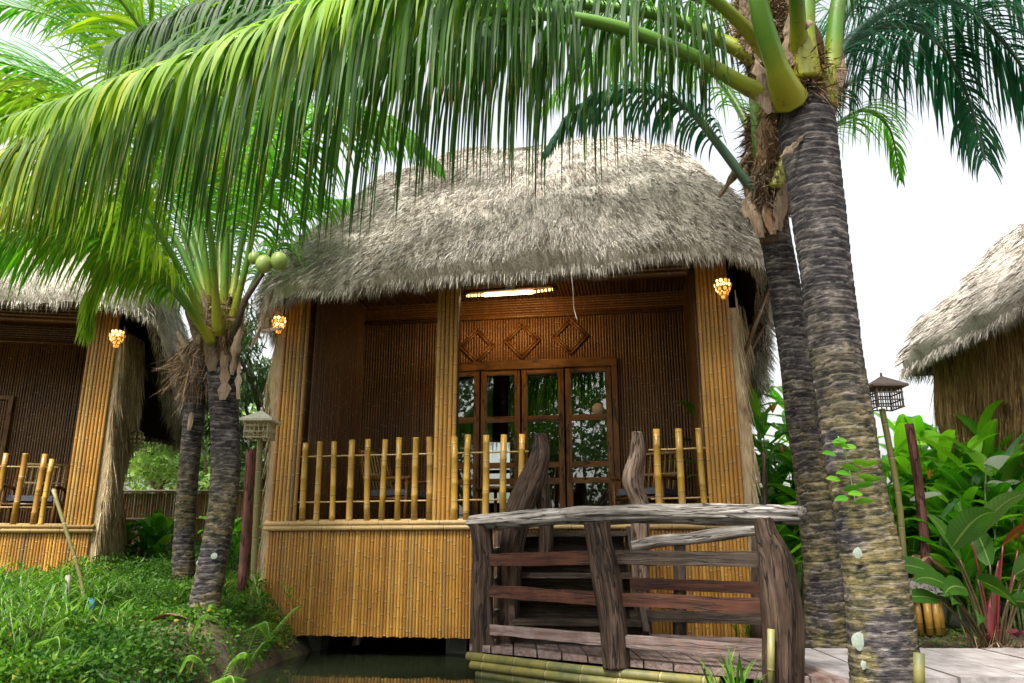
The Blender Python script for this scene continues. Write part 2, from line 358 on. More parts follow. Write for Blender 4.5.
# ------------------------------------------------------------------ ground
def sst(a, b, x): t = max(0, min(1, (x - a) / (b - a))); return t * t * (3 - 2 * t)
def gh(x, y):
    left = .26 + .092 * max(0, y - 5) if y < 15 else 1.18
    right = .10 + .15 * sst(4.8, 6.0, y) * .3 + (.16 * max(0, y - 7.1) if y < 12 else .78)
    left = min(left, 1.18)
    base = left + (right - left) * sst(-1, 2.6, x)
    nearf = sst(5.0, 3.2, y)
    base = base * (1 - nearf) + .12 * nearf
    # pond: signed distance to a rounded box
    cx, cy, hx, hy = -.15, 7.6, 2.15, 4.4
    if y > 7.0: cx, hx = 0.05, 2.3
    dx = abs(x - cx) - hx; dy = abs(y - cy) - hy
    d = max(dx, dy) + .10 * mnoise.noise(Vector((x * 1.3, y * 1.3, 0))) * 2
    k = sst(-.35, .30, d)
    z = -.5 + (base + .5) * k
    return z + .04 * mnoise.noise(Vector((x * 1.1, y * 1.1, 5))) * k * 2
def build_ground():
    xs = sorted(set([-400, -150, -60, -30, -20] + [round(-14 + .2 * i, 3) for i in range(141)] + [20, 30, 60, 150, 400]))
    ys = sorted(set([-400, -150, -60, -30, -15, -8] + [round(-4 + .2 * i, 3) for i in range(111)] + [22, 26, 32, 45, 80, 160, 400]))
    mb = MB(); nx = len(xs)
    for y in ys:
        for x in xs: mb.v((x, y, gh(x, y)))
    for j in range(len(ys) - 1):
        for i in range(nx - 1): a = j * nx + i; mb.f(a, a + 1, a + nx + 1, a + nx)
    tag(mb.build('ground', M['ground']), kind='structure')
    mb = MB(); i = [mb.v(p) for p in ((-3.2, 2.6, 0), (3.2, 2.6, 0), (3.2, 12.6, 0), (-3.2, 12.6, 0))]; mb.f(*i)
    tag(mb.build('pond_water', M['water']), kind='structure')
build_ground()

# ------------------------------------------------------------------ strands
def strands(mb, base, d, ln, wd, rn, bend=0.0):
    """thin blades: base (n,3), unit direction (n,3), length, width, random tone"""
    n = len(base)
    if n == 0: return
    sdv = np.cross(d, rng.normal(size=(n, 3))); sdv /= np.linalg.norm(sdv, axis=1, keepdims=True) + 1e-9
    w2 = (wd / 2)[:, None] * sdv
    mid = base + d * (ln * .55)[:, None]; tip = base + d * ln[:, None]; tip[:, 2] -= bend * ln
    V = np.stack([base - w2, base + w2, mid + w2 * .8, tip, mid - w2 * .8], axis=1)
    F = (np.arange(n) * 5)[:, None] + np.arange(5)[None, :]
    mb.block(V, F, np.repeat(rn, 5), np.tile(np.array([0, 0, .5, 1, .5]), n))

def leafcloud(mb, c, size, aspect=.45, flat=.0, hang=0.0, rn=None, dirs=None):
    n = len(c); 
    d = rng.normal(size=(n, 3)) if dirs is None else dirs.copy(); d[:, 2] *= (1 - flat); d[:, 2] -= hang; d /= np.linalg.norm(d, axis=1, keepdims=True) + 1e-9
    q = rng.normal(size=(n, 3)); q[:, 2] *= .4; sdv = np.cross(d, q); sdv[:, 2] *= (1 - flat * .7); sdv /= np.linalg.norm(sdv, axis=1, keepdims=True) + 1e-9
    L = size[:, None]
    V = np.stack([c, c + d * L * .45 + sdv * L * aspect * .5, c + d * L, c + d * L * .45 - sdv * L * aspect * .5], axis=1)
    F = (np.arange(n) * 4)[:, None] + np.arange(4)[None, :]
    rn = rng.random(n) if rn is None else rn
    mb.block(V, F, np.repeat(rn, 4), np.zeros(n * 4))

# ------------------------------------------------------------------ huts
def poles_wall(mb, o, ax, up, nrm, length, height, step=.034, rad=None, seg=5, skip=None, jit=.25):
    """row of half-round poles standing along `up`, laid side by side along `ax`"""
    o, ax, up, nrm = Vector(o), Vector(ax), Vector(up), Vector(nrm)
    n = max(1, int(round(length / step))); step = length / n; rad = rad or step * .48
    for i in range(n):
        r = random.random() * .96; c = o + ax * (step * (i + .5)) + nrm * (random.uniform(-jit, jit) * rad * .5)
        i0 = len(mb.V); off = ax * random.uniform(-.003, .003)
        hj = random.uniform(-.006, .006)
        for (h) in (0, .5, 1):
            for k in range(seg + 1):
                a = math.pi * k / seg
                mb.v(c + up * (height * h + (hj if h == 0 else 0)) + ax * (-math.cos(a) * rad) + nrm * (math.sin(a) * rad) + off * h, r, height * h)
        for hh in range(2):
            for k in range(seg):
                a = i0 + hh * (seg + 1) + k; mb.f(a, a + 1, a + seg + 2, a + seg + 1)
    
def roof_fn(W, D, ze_f=3.62, ze_s=3.02, zr=6.75, ovs=.50, ovf=.62, ovb=.5, rl=1.3, p=9.0, tilt=0.0, tr=2.6, sh=0.0):
    cx, cy = W / 2 + sh, (D + ovb - ovf) / 2; a, b = W / 2 + ovs, (D + ovb + ovf) / 2
    def eave(th):
        c, s_ = math.cos(th), math.sin(th)
        k = (abs(c) ** p + abs(s_) ** p) ** (-1 / p)
        x, y = cx + a * c * k, cy + b * s_ * k
        z = ze_s + (ze_f + tilt * (x / W - .5) - ze_s) * (1 - sst(-ovf - .3, tr, y))
        z += .04 * mnoise.noise(Vector((x * 1.5, y * 1.5, 3))) * 2 + .02 * mnoise.noise(Vector((x * 6, y * 6, 8))) * 2
        return Vector((x, y, z))
    def pt(th, v):
        e = eave(th); top = Vector((cx + (e.x - cx) / a * rl, cy, zr))
        q = e.lerp(top, v)
        out = Vector((e.x - top.x, e.y - top.y, 0)); out = out.normalized() if out.length > 1e-4 else Vector((0, 0, 0))
        bul = .34 * math.sin(math.pi * v ** .75)
        nz = .07 * mnoise.noise(q * 1.4) * 2 + .03 * mnoise.noise(q * 4.5) * 2
        return q + (out * .7 + Vector((0, 0, .7))) * (bul + nz), e, top, out
    return eave, pt
def make_roof(root, W, D, n_str, n_fr, mat, weight=None, under=True, **kw):
    eave, pt = roof_fn(W, D, **kw)
    mb = MB(); NT, NV = 140, 22; rows = []
    for (kind_, v) in [('u', 3), ('u', 2), ('u', 1)] + [('s', i / NV) for i in range(NV + 1)]:
        row = []
        for j in range(NT):
            th = 2 * math.pi * j / NT
            q, e, top, out = pt(th, v if kind_ == 's' else 0)
            if kind_ == 'u':
                if v == 1: q = e - out * .06 + Vector((0, 0, -.13))
                elif v == 2: q = e - out * .28 + Vector((0, 0, -.05))
                else: q = e - out * .75 + Vector((0, 0, .38 + (.25 if e.z > 3.3 else .45)))
            row.append(mb.v(q, .2 + .3 * random.random(), v))
        rows.append(row)
    for i in range(2, len(rows) - 1):
        for j in range(NT): k = (j + 1) % NT; mb.f(rows[i][j], rows[i][k], rows[i + 1][k], rows[i + 1][j])
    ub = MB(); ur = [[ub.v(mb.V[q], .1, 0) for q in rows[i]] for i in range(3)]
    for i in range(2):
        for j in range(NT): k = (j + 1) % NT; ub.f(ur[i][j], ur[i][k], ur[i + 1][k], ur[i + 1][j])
    ub.build('eave_underside', M['thatch_shade'], root)  # underside painted dark for the shade of the eave
    B, Dd, Ln, Wd, Rn = [], [], [], [], []
    for i in range(n_str):
        th = random.uniform(0, 2 * math.pi)
        if weight and random.random() > weight(th): continue
        v = random.random() ** 1.15
        q, e, top, out = pt(th, v)
        dn = (e - top).normalized()
        d = dn + out * .22 + Vector((0, 0, .10)) + Vector((random.gauss(0, .13), random.gauss(0, .13), random.gauss(0, .08)))
        B.append(q + out * random.uniform(-.01, .03)); Dd.append(d.normalized()); Ln.append(random.uniform(.07, .22)); Wd.append(random.uniform(.0045, .009)); Rn.append(min(1, max(0, random.gauss(.55, .25))))
    if B: strands(mb, np.array([tuple(b) for b in B]), np.array([tuple(b) for b in Dd]), np.array(Ln), np.array(Wd), np.array(Rn), .15)
    roof = mb.build('roof', mat, root)
    B, Dd, Ln, Wd, Rn = [], [], [], [], []
    for i in range(n_fr):
        th = random.uniform(0, 2 * math.pi)
        if weight and random.random() > weight(th): continue
        q, e, top, out = pt(th, 0)
        k = random.random()
        side = e.z < 3.45
        B.append(e - out * (k * .3 - .02) + Vector((0, 0, -.11 + .1 * k - random.random() * .05)))
        Dd.append((Vector((0, 0, -1)) + out * random.uniform(-.1, .75 if k < .5 else .2) + Vector((random.gauss(0, .1), random.gauss(0, .1), 0))).normalized())
        Ln.append(random.uniform(.05, .17) * (1.9 if side else 1)); Wd.append(random.uniform(.005, .010)); Rn.append(min(1, max(0, random.gauss(.5, .25))))
    mb = MB(); strands(mb, np.array([tuple(b) for b in B]), np.array([tuple(b) for b in Dd]), np.array(Ln), np.array(Wd), np.array(Rn))
    mb.build('thatch_fringe', mat, roof)
    return roof
def thatch_wall(root, W, D, side, n, mat, z0=.25, z1=3.6, bul=.22, y0=.02):
    """side: -1 left wall (x=0), +1 right wall (x=W), 0 back wall"""
    def f(y, z):
        t = (z - z0) / (z1 - z0)
        o = .07 + bul * (t ** 1.6) * sst(0, .5, y - y0 + .1) + .05 * mnoise.noise(Vector((y * 2, z * 1.2, side))) * 2 + .02 * (1 - t)
        if side < 0: return Vector((-o, y, z))
        if side > 0: return Vector((W + o, y, z))
        return Vector((y, D + o, z))
    mb = MB(); NY, NZ = 26, 12; ln = D if side else W
    for j in range(NZ + 1):
        for i in range(NY + 1): mb.v(f(y0 + (ln - y0) * i / NY, z0 + (z1 - z0) * j / NZ), .3, j)
    for j in range(NZ):
        for i in range(NY): a = j * (NY + 1) + i; mb.f(a, a + 1, a + NY + 2, a + NY + 1)
    if side:   # closing lip at the front edge
        i0 = len(mb.V)
        for j in range(NZ + 1):
            z = z0 + (z1 - z0) * j / NZ; p = f(y0, z); mb.v(p, .3, j); mb.v((0.01 if side < 0 else W - .01, y0, z), .3, j)
        for j in range(NZ): a = i0 + j * 2; mb.f(a, a + 1, a + 3, a + 2)
    ys = y0 + rng.random(n) ** 1.3 * (ln - y0); zs = z0 + .1 + rng.random(n) * (z1 - z0 + .1)
    B = np.array([tuple(f(y, z)) for y, z in zip(ys, zs)])
    d = np.zeros((n, 3)); d[:, 2] = -1
    if side: d[:, 0] = side * np.abs(rng.normal(0, .10, n)); d[:, 1] = rng.normal(-.02, .09, n)
    else: d[:, 1] = np.abs(rng.normal(0, .10, n)); d[:, 0] = rng.normal(0, .09, n)
    d /= np.linalg.norm(d, axis=1, keepdims=True)
    strands(mb, B, d, rng.uniform(.2, .55, n), rng.uniform(.006, .013, n), np.clip(rng.normal(.5, .25, n), 0, 1))
    return mb.build('thatch_wall', mat, root)

def hut_porch(root, W, D, balus, mid=None, door=None, deep=1.75, zf=1.22, zt=4.30, zs=1.335, open_=(2.75, 3.75)):
    Z = Vector((0, 0, 1)); X = Vector((1, 0, 0)); Yv = Vector((0, 1, 0))
    # front skirt of upright canes
    mb = MB(); poles_wall(mb, (0, 0, .19), X, Z, -Yv, W, 1.05, .034); mb.box((.01, .001, .2), (W - .01, .05, 1.22), 1.0); mb.build('skirt_wall', M['bamboo'], root)
    for (yy, zz, rr) in ((-.035, 1.262, .026), (-.03, 1.312, .026), (.02, 1.33, .024)):
        mb = MB(); mb.tube([(-.03, yy, zz), (W * .5, yy, zz + .003), (W + .03, yy, zz)], rr, 10); mb.build('sill_pole', M['bamboo_pale'], root)
    mb = MB(); mb.box((.02, .06, 1.12), (W - .02, deep, zf), .4, 0); mb.build('floor', M['plank_dark'], root)
    # corner pilasters
    for (x0, x1) in ((.0, .31), (W - .34, W)):
        mb = MB(); poles_wall(mb, (x0, .0, zs), X, Z, -Yv, x1 - x0, 2.75, .045, seg=6); mb.box((x0 + .005, .002, zs), (x1 - .005, .16, 4.1), 1.0); mb.build('pilaster', M['bamboo'], root)
    if mid:
        mb = MB(); poles_wall(mb, (mid[0], 0, zs), X, Z, -Yv, mid[1] - mid[0], 2.7, .045, seg=6); mb.box((mid[0] + .005, .002, zs), (mid[1] - .005, .12, 4.05), 1.0); mb.build('middle_post', M['bamboo'], root)
    # beam above the opening and the ceiling
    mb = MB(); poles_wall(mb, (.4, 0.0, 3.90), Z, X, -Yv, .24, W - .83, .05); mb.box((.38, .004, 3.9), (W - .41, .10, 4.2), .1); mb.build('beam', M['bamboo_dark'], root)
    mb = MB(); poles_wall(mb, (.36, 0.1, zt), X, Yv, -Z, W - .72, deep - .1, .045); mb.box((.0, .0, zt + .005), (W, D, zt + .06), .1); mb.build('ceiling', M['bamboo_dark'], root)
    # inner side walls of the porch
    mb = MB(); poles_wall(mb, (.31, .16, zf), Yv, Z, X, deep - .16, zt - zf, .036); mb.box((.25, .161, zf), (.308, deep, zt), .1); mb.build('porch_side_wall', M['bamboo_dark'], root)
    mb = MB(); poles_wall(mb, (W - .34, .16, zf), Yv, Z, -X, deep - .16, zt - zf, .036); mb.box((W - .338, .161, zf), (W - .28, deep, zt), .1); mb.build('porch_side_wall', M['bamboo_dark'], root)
    # back wall round the door
    x0, x1 = .31, W - .34
    mb = MB()
    if door:
        a, b, zd = door
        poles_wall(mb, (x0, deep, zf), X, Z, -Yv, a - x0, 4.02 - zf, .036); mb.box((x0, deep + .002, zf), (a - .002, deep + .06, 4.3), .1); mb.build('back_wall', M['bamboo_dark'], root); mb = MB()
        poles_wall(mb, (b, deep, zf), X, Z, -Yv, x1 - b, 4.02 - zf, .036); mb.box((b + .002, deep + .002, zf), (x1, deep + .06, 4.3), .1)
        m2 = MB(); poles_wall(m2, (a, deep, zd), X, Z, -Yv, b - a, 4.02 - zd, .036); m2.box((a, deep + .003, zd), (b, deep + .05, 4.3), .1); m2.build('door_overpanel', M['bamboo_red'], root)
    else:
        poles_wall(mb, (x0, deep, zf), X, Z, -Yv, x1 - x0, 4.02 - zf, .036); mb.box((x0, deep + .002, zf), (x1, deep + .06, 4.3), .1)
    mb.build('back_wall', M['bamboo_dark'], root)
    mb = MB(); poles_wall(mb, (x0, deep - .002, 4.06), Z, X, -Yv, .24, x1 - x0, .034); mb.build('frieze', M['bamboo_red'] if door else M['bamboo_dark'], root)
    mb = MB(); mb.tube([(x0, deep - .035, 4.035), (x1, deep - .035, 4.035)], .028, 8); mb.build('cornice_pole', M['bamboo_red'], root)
    # balustrade
    for (bx, hgt, lean) in balus:
        mb = MB(); h = zs - .02; top = zs + hgt; pts = []; rad = []; n = 12; sp = random.uniform(.26, .36); ph = random.random() * sp; rb = random.uniform(.031, .037)
        ux, uy = random.uniform(-.008, .008), random.uniform(-.008, .008)
        zz = sorted(set([h, top] + [z for k in range(6) for z in (h + ph + sp * k - .012, h + ph + sp * k, h + ph + sp * k + .012) if h < z < top]))
        for z in zz:
            isn = any(abs(z - (h + ph + sp * k)) < 1e-6 for k in range(6)); t = (z - h) / (top - h)
            pts.append((bx + lean * t + ux * math.sin(3 * t), .005 + uy * math.sin(3 * t), z)); rad.append(rb * (1.14 if isn else 1.0) * (1 - .06 * t))
        mb.tube(pts, rad, 12); mb.build('baluster', M['bamboo_yel'], root)
    xs = [b[0] for b in balus]
    groups = []; cur = [xs[0]]
    for x in xs[1:]:
        if x - cur[-1] > .42: groups.append(cur); cur = [x]
        else: cur.append(x)
    groups.append(cur)
    for g in groups:
        for z in (zs + .20, zs + .69):
            mb = MB(); mb.tube([(min(g) - .08, .01, z), (max(g) + .10, .012, z + .01)], .010, 6); mb.build('rail', M['bamboo_pale'], root)

# --- main hut
W1, D1 = 4.97, 5.0
L0 = Vector((-2.62, 8.60, 0)); RZ = math.atan2(-.161, .987)
HG = 'thatched bamboo huts'
hut = empty('thatched_hut', L0, 'thatched bamboo hut in the centre with open porch, diamond panels and lattice glass doors', 'hut', HG, RZ, False)
hm = Matrix.Translation(L0) @ Matrix.Rotation(RZ, 4, 'Z'); hmi = hm.inverted()
def hl(px, py, yl, mi=hmi):
    """hut-local point where the pixel's sight line meets local plane y=yl"""
    a = mi @ Vector((0, 0, ZC)); b = mi @ P(px, py, 10.0); d = b - a
    return a + d * ((yl - a.y) / d.y)
def hw(x, y, z): return hm @ Vector((x, y, z))
bal = [(hl(px, 520, 0).x, hgt, (hl(pt_, 441, 0).x - hl(px, 520, 0).x)) for (px, pt_, hgt) in
       ((302, 306, .84), (316, 320, .85), (332, 334, .85), (349, 352, .86), (367, 368, .865), (381, 385, .86), (397, 399, .875), (414, 416, .87), (429, 429, .875),
        (454, 454, .87), (466, 468, .89), (485, 486, .88), (503, 504, .88), (519, 522, .88), (660, 657, .90), (683, 679, .90), (706, 699, .90))]
midx = (hl(434, 440, 0).x, hl(456, 440, 0).x)
dx0, dx1 = hl(446, 400, 1.75).x, hl(616, 420, 1.75).x
hut_porch(hut, W1, D1, bal, midx, (dx0, dx1, 3.40))
def door_unit(root, y=1.75, zf=1.22, zt=3.40):
    dr = None
    cols = [(hl(a, 430, y).x, hl(b, 430, y).x) for a, b in ((452, 478), (483, 519), (524, 563), (568, 611))]
    for ci, (a, b) in enumerate(cols):
        mb = MB(); s = .05
        mb.box((a - .02, y - .05, zf + .02), (a + s, y + .02, zt - .09), .3 + ci * .15); mb.box((b - s, y - .05, zf + .02), (b + .02, y + .02, zt - .09), .5)
        rows = [zf + .02, zf + .62, 1.99 + .05, 2.63, zt - .09 - .06]
        for k, z in enumerate(rows):
            mb.box((a + s + .001, y - .045, z), (b - s - .001, y + .015, z + (.07 if k else .14)), .6, 0)
        leaf = mb.build('door', M['frame'], root, smooth_=False)
        g = MB(); g.box((a + s - .005, y - .012, zf + .15), (b - s + .005, y - .006, zt - .12)); g.build('glass', M['glass'], leaf, smooth_=False)
    mb = MB(); a, b = cols[0][0] - .05, cols[-1][1] + .05
    mb.box((a - .05, y - .07, zt - .085), (b + .05, y + .03, zt + .03), .4, 0); mb.box((a - .05, y - .07, zf), (a + .02, y + .03, zt - .09), .2); mb.box((b - .02, y - .07, zf), (b + .05, y + .03, zt - .09), .2)
    mb.build('door_frame', M['frame'], root, smooth_=False)
    c = hl(598, 409, y - .02); mb = MB()
    mb.tube([c + Vector((0, -.012, 0)), c + Vector((0, .008, 0))], .075, 24); mb.build('round_plaque', M['lampwood'], root)
door_unit(hut)
for (px, py) in ((477, 346), (522, 340.5), (570, 336)):
    c = hl(px, py, 1.72); mb = MB(); h = .235
    for rad_ in (h, h * .80):
        pts = [c + Vector((rad_, 0, 0)), c + Vector((0, 0, rad_ * 1.03)), c + Vector((-rad_, 0, 0)), c + Vector((0, 0, -rad_ * 1.03))]
        for k in range(4): mb.tube([pts[k], pts[(k + 1) % 4]], .017, 7, r=.3 + .1 * k)
    mb.build('diamond_ornament', M['bamboo_red'], hut)
# room shell with rear window
def room(root, W, D):
    y0, y1, zf, zt = 1.82, D, 1.22, 4.29
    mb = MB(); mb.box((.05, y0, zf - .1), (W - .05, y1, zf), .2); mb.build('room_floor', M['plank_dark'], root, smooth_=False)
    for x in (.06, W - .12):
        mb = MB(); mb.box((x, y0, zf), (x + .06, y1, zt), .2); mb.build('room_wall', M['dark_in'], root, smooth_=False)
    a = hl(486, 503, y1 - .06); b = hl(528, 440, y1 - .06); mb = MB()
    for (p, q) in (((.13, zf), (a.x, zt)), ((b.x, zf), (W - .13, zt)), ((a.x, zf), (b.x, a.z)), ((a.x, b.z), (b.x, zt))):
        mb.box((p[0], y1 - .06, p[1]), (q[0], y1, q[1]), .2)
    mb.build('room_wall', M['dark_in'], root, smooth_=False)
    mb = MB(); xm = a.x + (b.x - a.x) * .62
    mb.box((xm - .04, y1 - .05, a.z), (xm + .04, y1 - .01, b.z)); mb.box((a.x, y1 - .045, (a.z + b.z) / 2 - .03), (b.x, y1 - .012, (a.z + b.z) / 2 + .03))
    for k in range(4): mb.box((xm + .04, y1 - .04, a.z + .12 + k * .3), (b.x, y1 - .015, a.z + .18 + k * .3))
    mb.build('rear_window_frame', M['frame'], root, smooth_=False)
room(hut, W1, D1)
for x in (.4, 2.0, 3.4, 4.6):
    for y in (.5, 2.6, 4.6):
        mb = MB(); mb.box((x - .11, y - .11, -.5), (x + .11, y + .11, 1.12)); mb.build('stilt', M['pillar'], hut, smooth_=False)
wfront = lambda th: 1.0 if math.sin(th) < .35 else .12
make_roof(hut, W1, D1, 170000, 22000, M['thatch'], wfront, ze_f=3.94, tilt=.20, zr=6.95, ovs=.40, sh=.12)
thatch_wall(hut, W1, D1, 1, 6000, M['thatch_side'], bul=.12, z1=3.5)
thatch_wall(hut, W1, D1, -1, 4000, M['thatch_side'], bul=.15, z1=3.7)
thatch_wall(hut, W1, D1, 0, 500, M['thatch_side'], z1=1.0) if False else None
# brackets under the right eave
for (a, b) in (((W1 + .02, .25, 2.75), (W1 + .42, .05, 3.72)), ((W1 + .02, .9, 2.7), (W1 + .45, .7, 3.5))):
    mb = MB(); mb.tube([a, b], .022, 7); mb.build('bracket', M['bamboo_dark'], hut)

# --- left hut
RZ2 = R_(11); ex2 = Vector((math.cos(RZ2), math.sin(RZ2), 0))
L2 = Vector((-5.18, 9.85, 0)) - ex2 * 4.6
hut2 = empty('thatched_hut', L2, 'thatched hut at the left edge half hidden by palm fronds, with thatch side wall', 'hut', HG, RZ2, False)
hm2 = Matrix.Translation(L2) @ Matrix.Rotation(RZ2, 4, 'Z'); hmi2 = hm2.inverted()
b2 = [(x, .86, .02) for x in (2.6, 2.82, 3.05, 3.27, 3.49, 3.71, 3.93)] + [(4.02, .8, .02), (4.13, .84, .03)]
hut_porch(hut2, 4.6, 1.9, [(x, h, l) for x, h, l in b2 if x < 4.1], None, None)
c = hl(0, 395, 1.7, hmi2); mb = MB()
for (p, q) in (((c.x - .4, 3.15), (c.x + .2, 3.21)), ((c.x + .14, 1.3), (c.x + .2, 3.15)), ((c.x - .4, 2.5), (c.x + .13, 2.56))): mb.box((p[0], 1.66, p[1]), (q[0], 1.73, q[1]), .3)
mb.build('door_frame', M['frame'], hut2, smooth_=False)
make_roof(hut2, 4.6, 3.4, 34000, 9000, M['thatch'], lambda th: 1.0 if (math.sin(th) < .3 or math.cos(th) > .5) else .05, ze_f=4.15, ze_s=2.95, ovs=.55, zr=7.0)
thatch_wall(hut2, 4.6, .95, 1, 9000, M['thatch_side'], bul=.0, z1=3.7, z0=.45)
thatch_wall(hut2, 4.6, 3.2, -1, 200, M['thatch_side'], z1=3.7)
mb = MB(); mb.box((.05, 1.82, .3), (3.9, 1.9, 3.9)); mb.build('rear_wall', M['dark_in'], hut2, smooth_=False)

# --- right hut
L3 = Vector((5.75, 5.75, 0))
hut3 = empty('thatched_hut', L3, 'thatched hut at the right edge behind the broad-leaved plants, only its side seen', 'hut', HG, R_(-2), False)
make_roof(hut3, 6.0, 4.7, 50000, 16000, M['thatch'], lambda th: 1.0 if math.cos(th) < -.3 or math.sin(th) > .4 else .05, ze_f=3.8, ze_s=3.55, zr=6.1, ovs=.62, rl=.5)
thatch_wall(hut3, 4.4, 4.7, -1, 14000, M['thatch_red'], bul=.12, z1=3.9, z0=.3)
thatch_wall(hut3, 6.0, 4.7, 0, 3000, M['thatch_red'], bul=.12, z1=3.9, z0=.3, y0=0)
mb = MB(); poles_wall(mb, (0, 0, .3), (1, 0, 0), (0, 0, 1), (0, -1, 0), 6.0, 3.8, .04); mb.box((0.01, .002, .3), (5.99, .06, 4.1)); mb.build('front_wall', M['bamboo'], hut3)
mb = MB(); mb.box((5.95, .07, .3), (6.0, 4.7, 4.0)); mb.build('side_wall', M['dark_in'], hut3, smooth_=False)

# ------------------------------------------------------------------ footbridge (deck + railings)
ZD = .24
fb = empty('footbridge', P(483, 647, 7.3), 'weathered plank footbridge with rough log railings in front of the porch steps', 'footbridge')
A1 = Vector((-.27, 7.28, ZD)); A3 = Vector((1.90, 5.62, ZD))
dirf = (A3 - A1).normalized(); perp = Vector((-dirf.y, dirf.x, 0))
def F(s, z=0, off=0): return A1 + dirf * s + perp * off + Vector((0, 0, z))
LB = (A3 - A1).length
# deck planks run crosswise to the hut, from the front edge to the wall
nP = 13
for i in range(nP):
    x0 = A1.x - .10 + (A3.x - A1.x + .35) * i / nP; x1 = A1.x - .10 + (A3.x - A1.x + .35) * (i + 1) / nP - .012
    yf = lambda x: A1.y - .10 + (x - A1.x) * (A3.y - A1.y) / (A3.x - A1.x)
    yb = lambda x: L0.y + (x - L0.x) * (-.163) - .06
    mb = MB(); r = random.random(); ii = []
    for z in (ZD - .05, ZD + random.uniform(-.004, .004)):
        for (x, y) in ((x0, yf(x0)), (x1, yf(x1)), (x1, yb(x1)), (x0, yb(x0))): ii.append(mb.v((x, y, z), r, y, (x, z)))
    for q in ((3, 2, 1, 0), (4, 5, 6, 7), (0, 1, 5, 4), (1, 2, 6, 5), (2, 3, 7, 6), (3, 0, 4, 7)): mb.f(*[ii[k] for k in q])
    mb.build('deck_plank', M['deck'], fb, smooth_=False)
for k, (dz, o_) in enumerate(((-.085, -.14), (-.15, -.15), (-.22, -.13))):
    mb = MB(); mb.tube([F(-.03 + .05 * k, dz, o_), F(LB * .4, dz - .01, o_ - .01), F(LB * .75 + .2, dz, o_)], .036, 12, r=.2 + .3 * k, nz=.03); mb.build('edge_pole', M['bamboo_moss'], fb)
def knotty(name, pts, rad, mat, n=36, sub=12, nz=.07, root=fb, flat=1.0, rid=.16):
    mb = MB(); mb.tube(pts, rad, n, nz=nz, nf=2.4, sub=sub, rid=rid, flat=flat); return mb.build(name, mat, root)
# front posts
knotty('post', [P(483, 660, 7.28), P(482, 600, 7.28), P(484, 560, 7.28), P(481, 524, 7.28)], [.115, .10, .095, .10], M['log_brown'])
knotty('post', [P(616, 668, 6.32), P(613, 620, 6.32), P(607, 580, 6.32), P(600, 545, 6.32), P(597, 522, 6.32)], [.105, .105, .115, .10, .105], M['log_brown'])
knotty('post', [P(784, 690, 5.55), P(783, 640, 5.55), P(780, 600, 5.55), P(775, 560, 5.55), P(766, 532, 5.55), P(763, 518, 5.55)], [.125, .128, .135, .115, .075, .06], M['log_brown'], n=40)
# hand rail : long gnarled half log
pts = [P(470, 522, 7.33), P(520, 520, 7.0), P(560, 517, 6.7), P(590, 515, 6.45), P(640, 514, 6.2), P(700, 515, 5.95), P(750, 514, 5.7), P(803, 515, 5.42)]
knotty('handrail', pts, [.06, .085, .07, .09, .08, .08, .088, .075], M['log_grey'], n=36, sub=12, nz=.14, flat=.82, rid=.3)
# planks of the front railing: (pixel heights at post1, post2, post3)
for (ya, yb_, yc, m_, h) in ((560, 557, 560, 'plank_red', .105), (591, 599, 607, 'plank_red', .10), (629, 640, 653, 'deck', .085)):
    for (p, q, mm) in ((P(488, ya, 7.24), P(607, yb_, 6.36), m_), (P(611, yb_, 6.33), P(776, yc, 5.60), m_ if ya != 560 else 'plank_dark')):
        mb = MB(); mb.beam(p, q, .045, h, nz=.012); mb.build('rail', M[mm], fb, smooth_=False)
# end railing at the left, from post 1 back to the wall
mb = MB(); mb.tube([P(500, 640, 7.75), P(500, 531, 7.75)], [.06, .055], 10, nz=.05); mb.build('post', M['log_brown'], fb)
for y in (550, 580, 612):
    mb = MB(); mb.beam(P(489, y + 3, 7.3), P(503, y - 2, 7.9), .05, .06, nz=.01); mb.build('rail', M['log_grey'], fb, smooth_=False)
# rear railing in front of the hut wall
knotty('handrail', [P(632, 547, 7.3), P(660, 541, 7.25), P(690, 539, 7.2), P(715, 535, 7.15), P(745, 531, 7.05), P(768, 530, 7.0)], [.045, .055, .05, .055, .05, .045], M['log_grey'], n=28, nz=.08)
for (px, yt) in ((680, 541), (757, 534)):
    mb = MB(); mb.tube([P(px, 655, 7.25), P(px, 600, 7.25), P(px, yt, 7.25)], [.06, .055, .05], 10, nz=.06); mb.build('post', M['plank_dark'], fb)
for (ya, yb_, m_) in ((583, 588, 'plank_red'), (615, 619, 'plank_dark'), (638, 645, 'deck')):
    mb = MB(); mb.beam(P(630, ya, 7.28), P(762, yb_, 7.05), .04, .095, nz=.01); mb.build('rail', M[m_], fb, smooth_=False)
for (x, y) in ((.3, 7.0), (1.2, 6.3), (1.8, 7.4)):
    mb = MB(); mb.tube([(x, y, -.5), (x, y, ZD - .06)], .08, 10); mb.build('pile', M['pillar'], fb)
tag(MB.build((lambda m: (m.tube([P(771, 690, 5.40), P(771, 629, 5.40)], .024, 10), m)[1])(MB()), 'bamboo_stake', M['bamboo_green']), 'short bamboo stake standing in front of the thick right bridge post', 'stake')

tag(MB.build((lambda m: (m.tube([P(919, 700, 4.72), P(919, 653, 4.72)], .03, 10), m)[1])(MB()), 'bamboo_stub', M['bamboo_moss']), 'cut mossy bamboo stub beside the foot of the largest palm', 'stub')
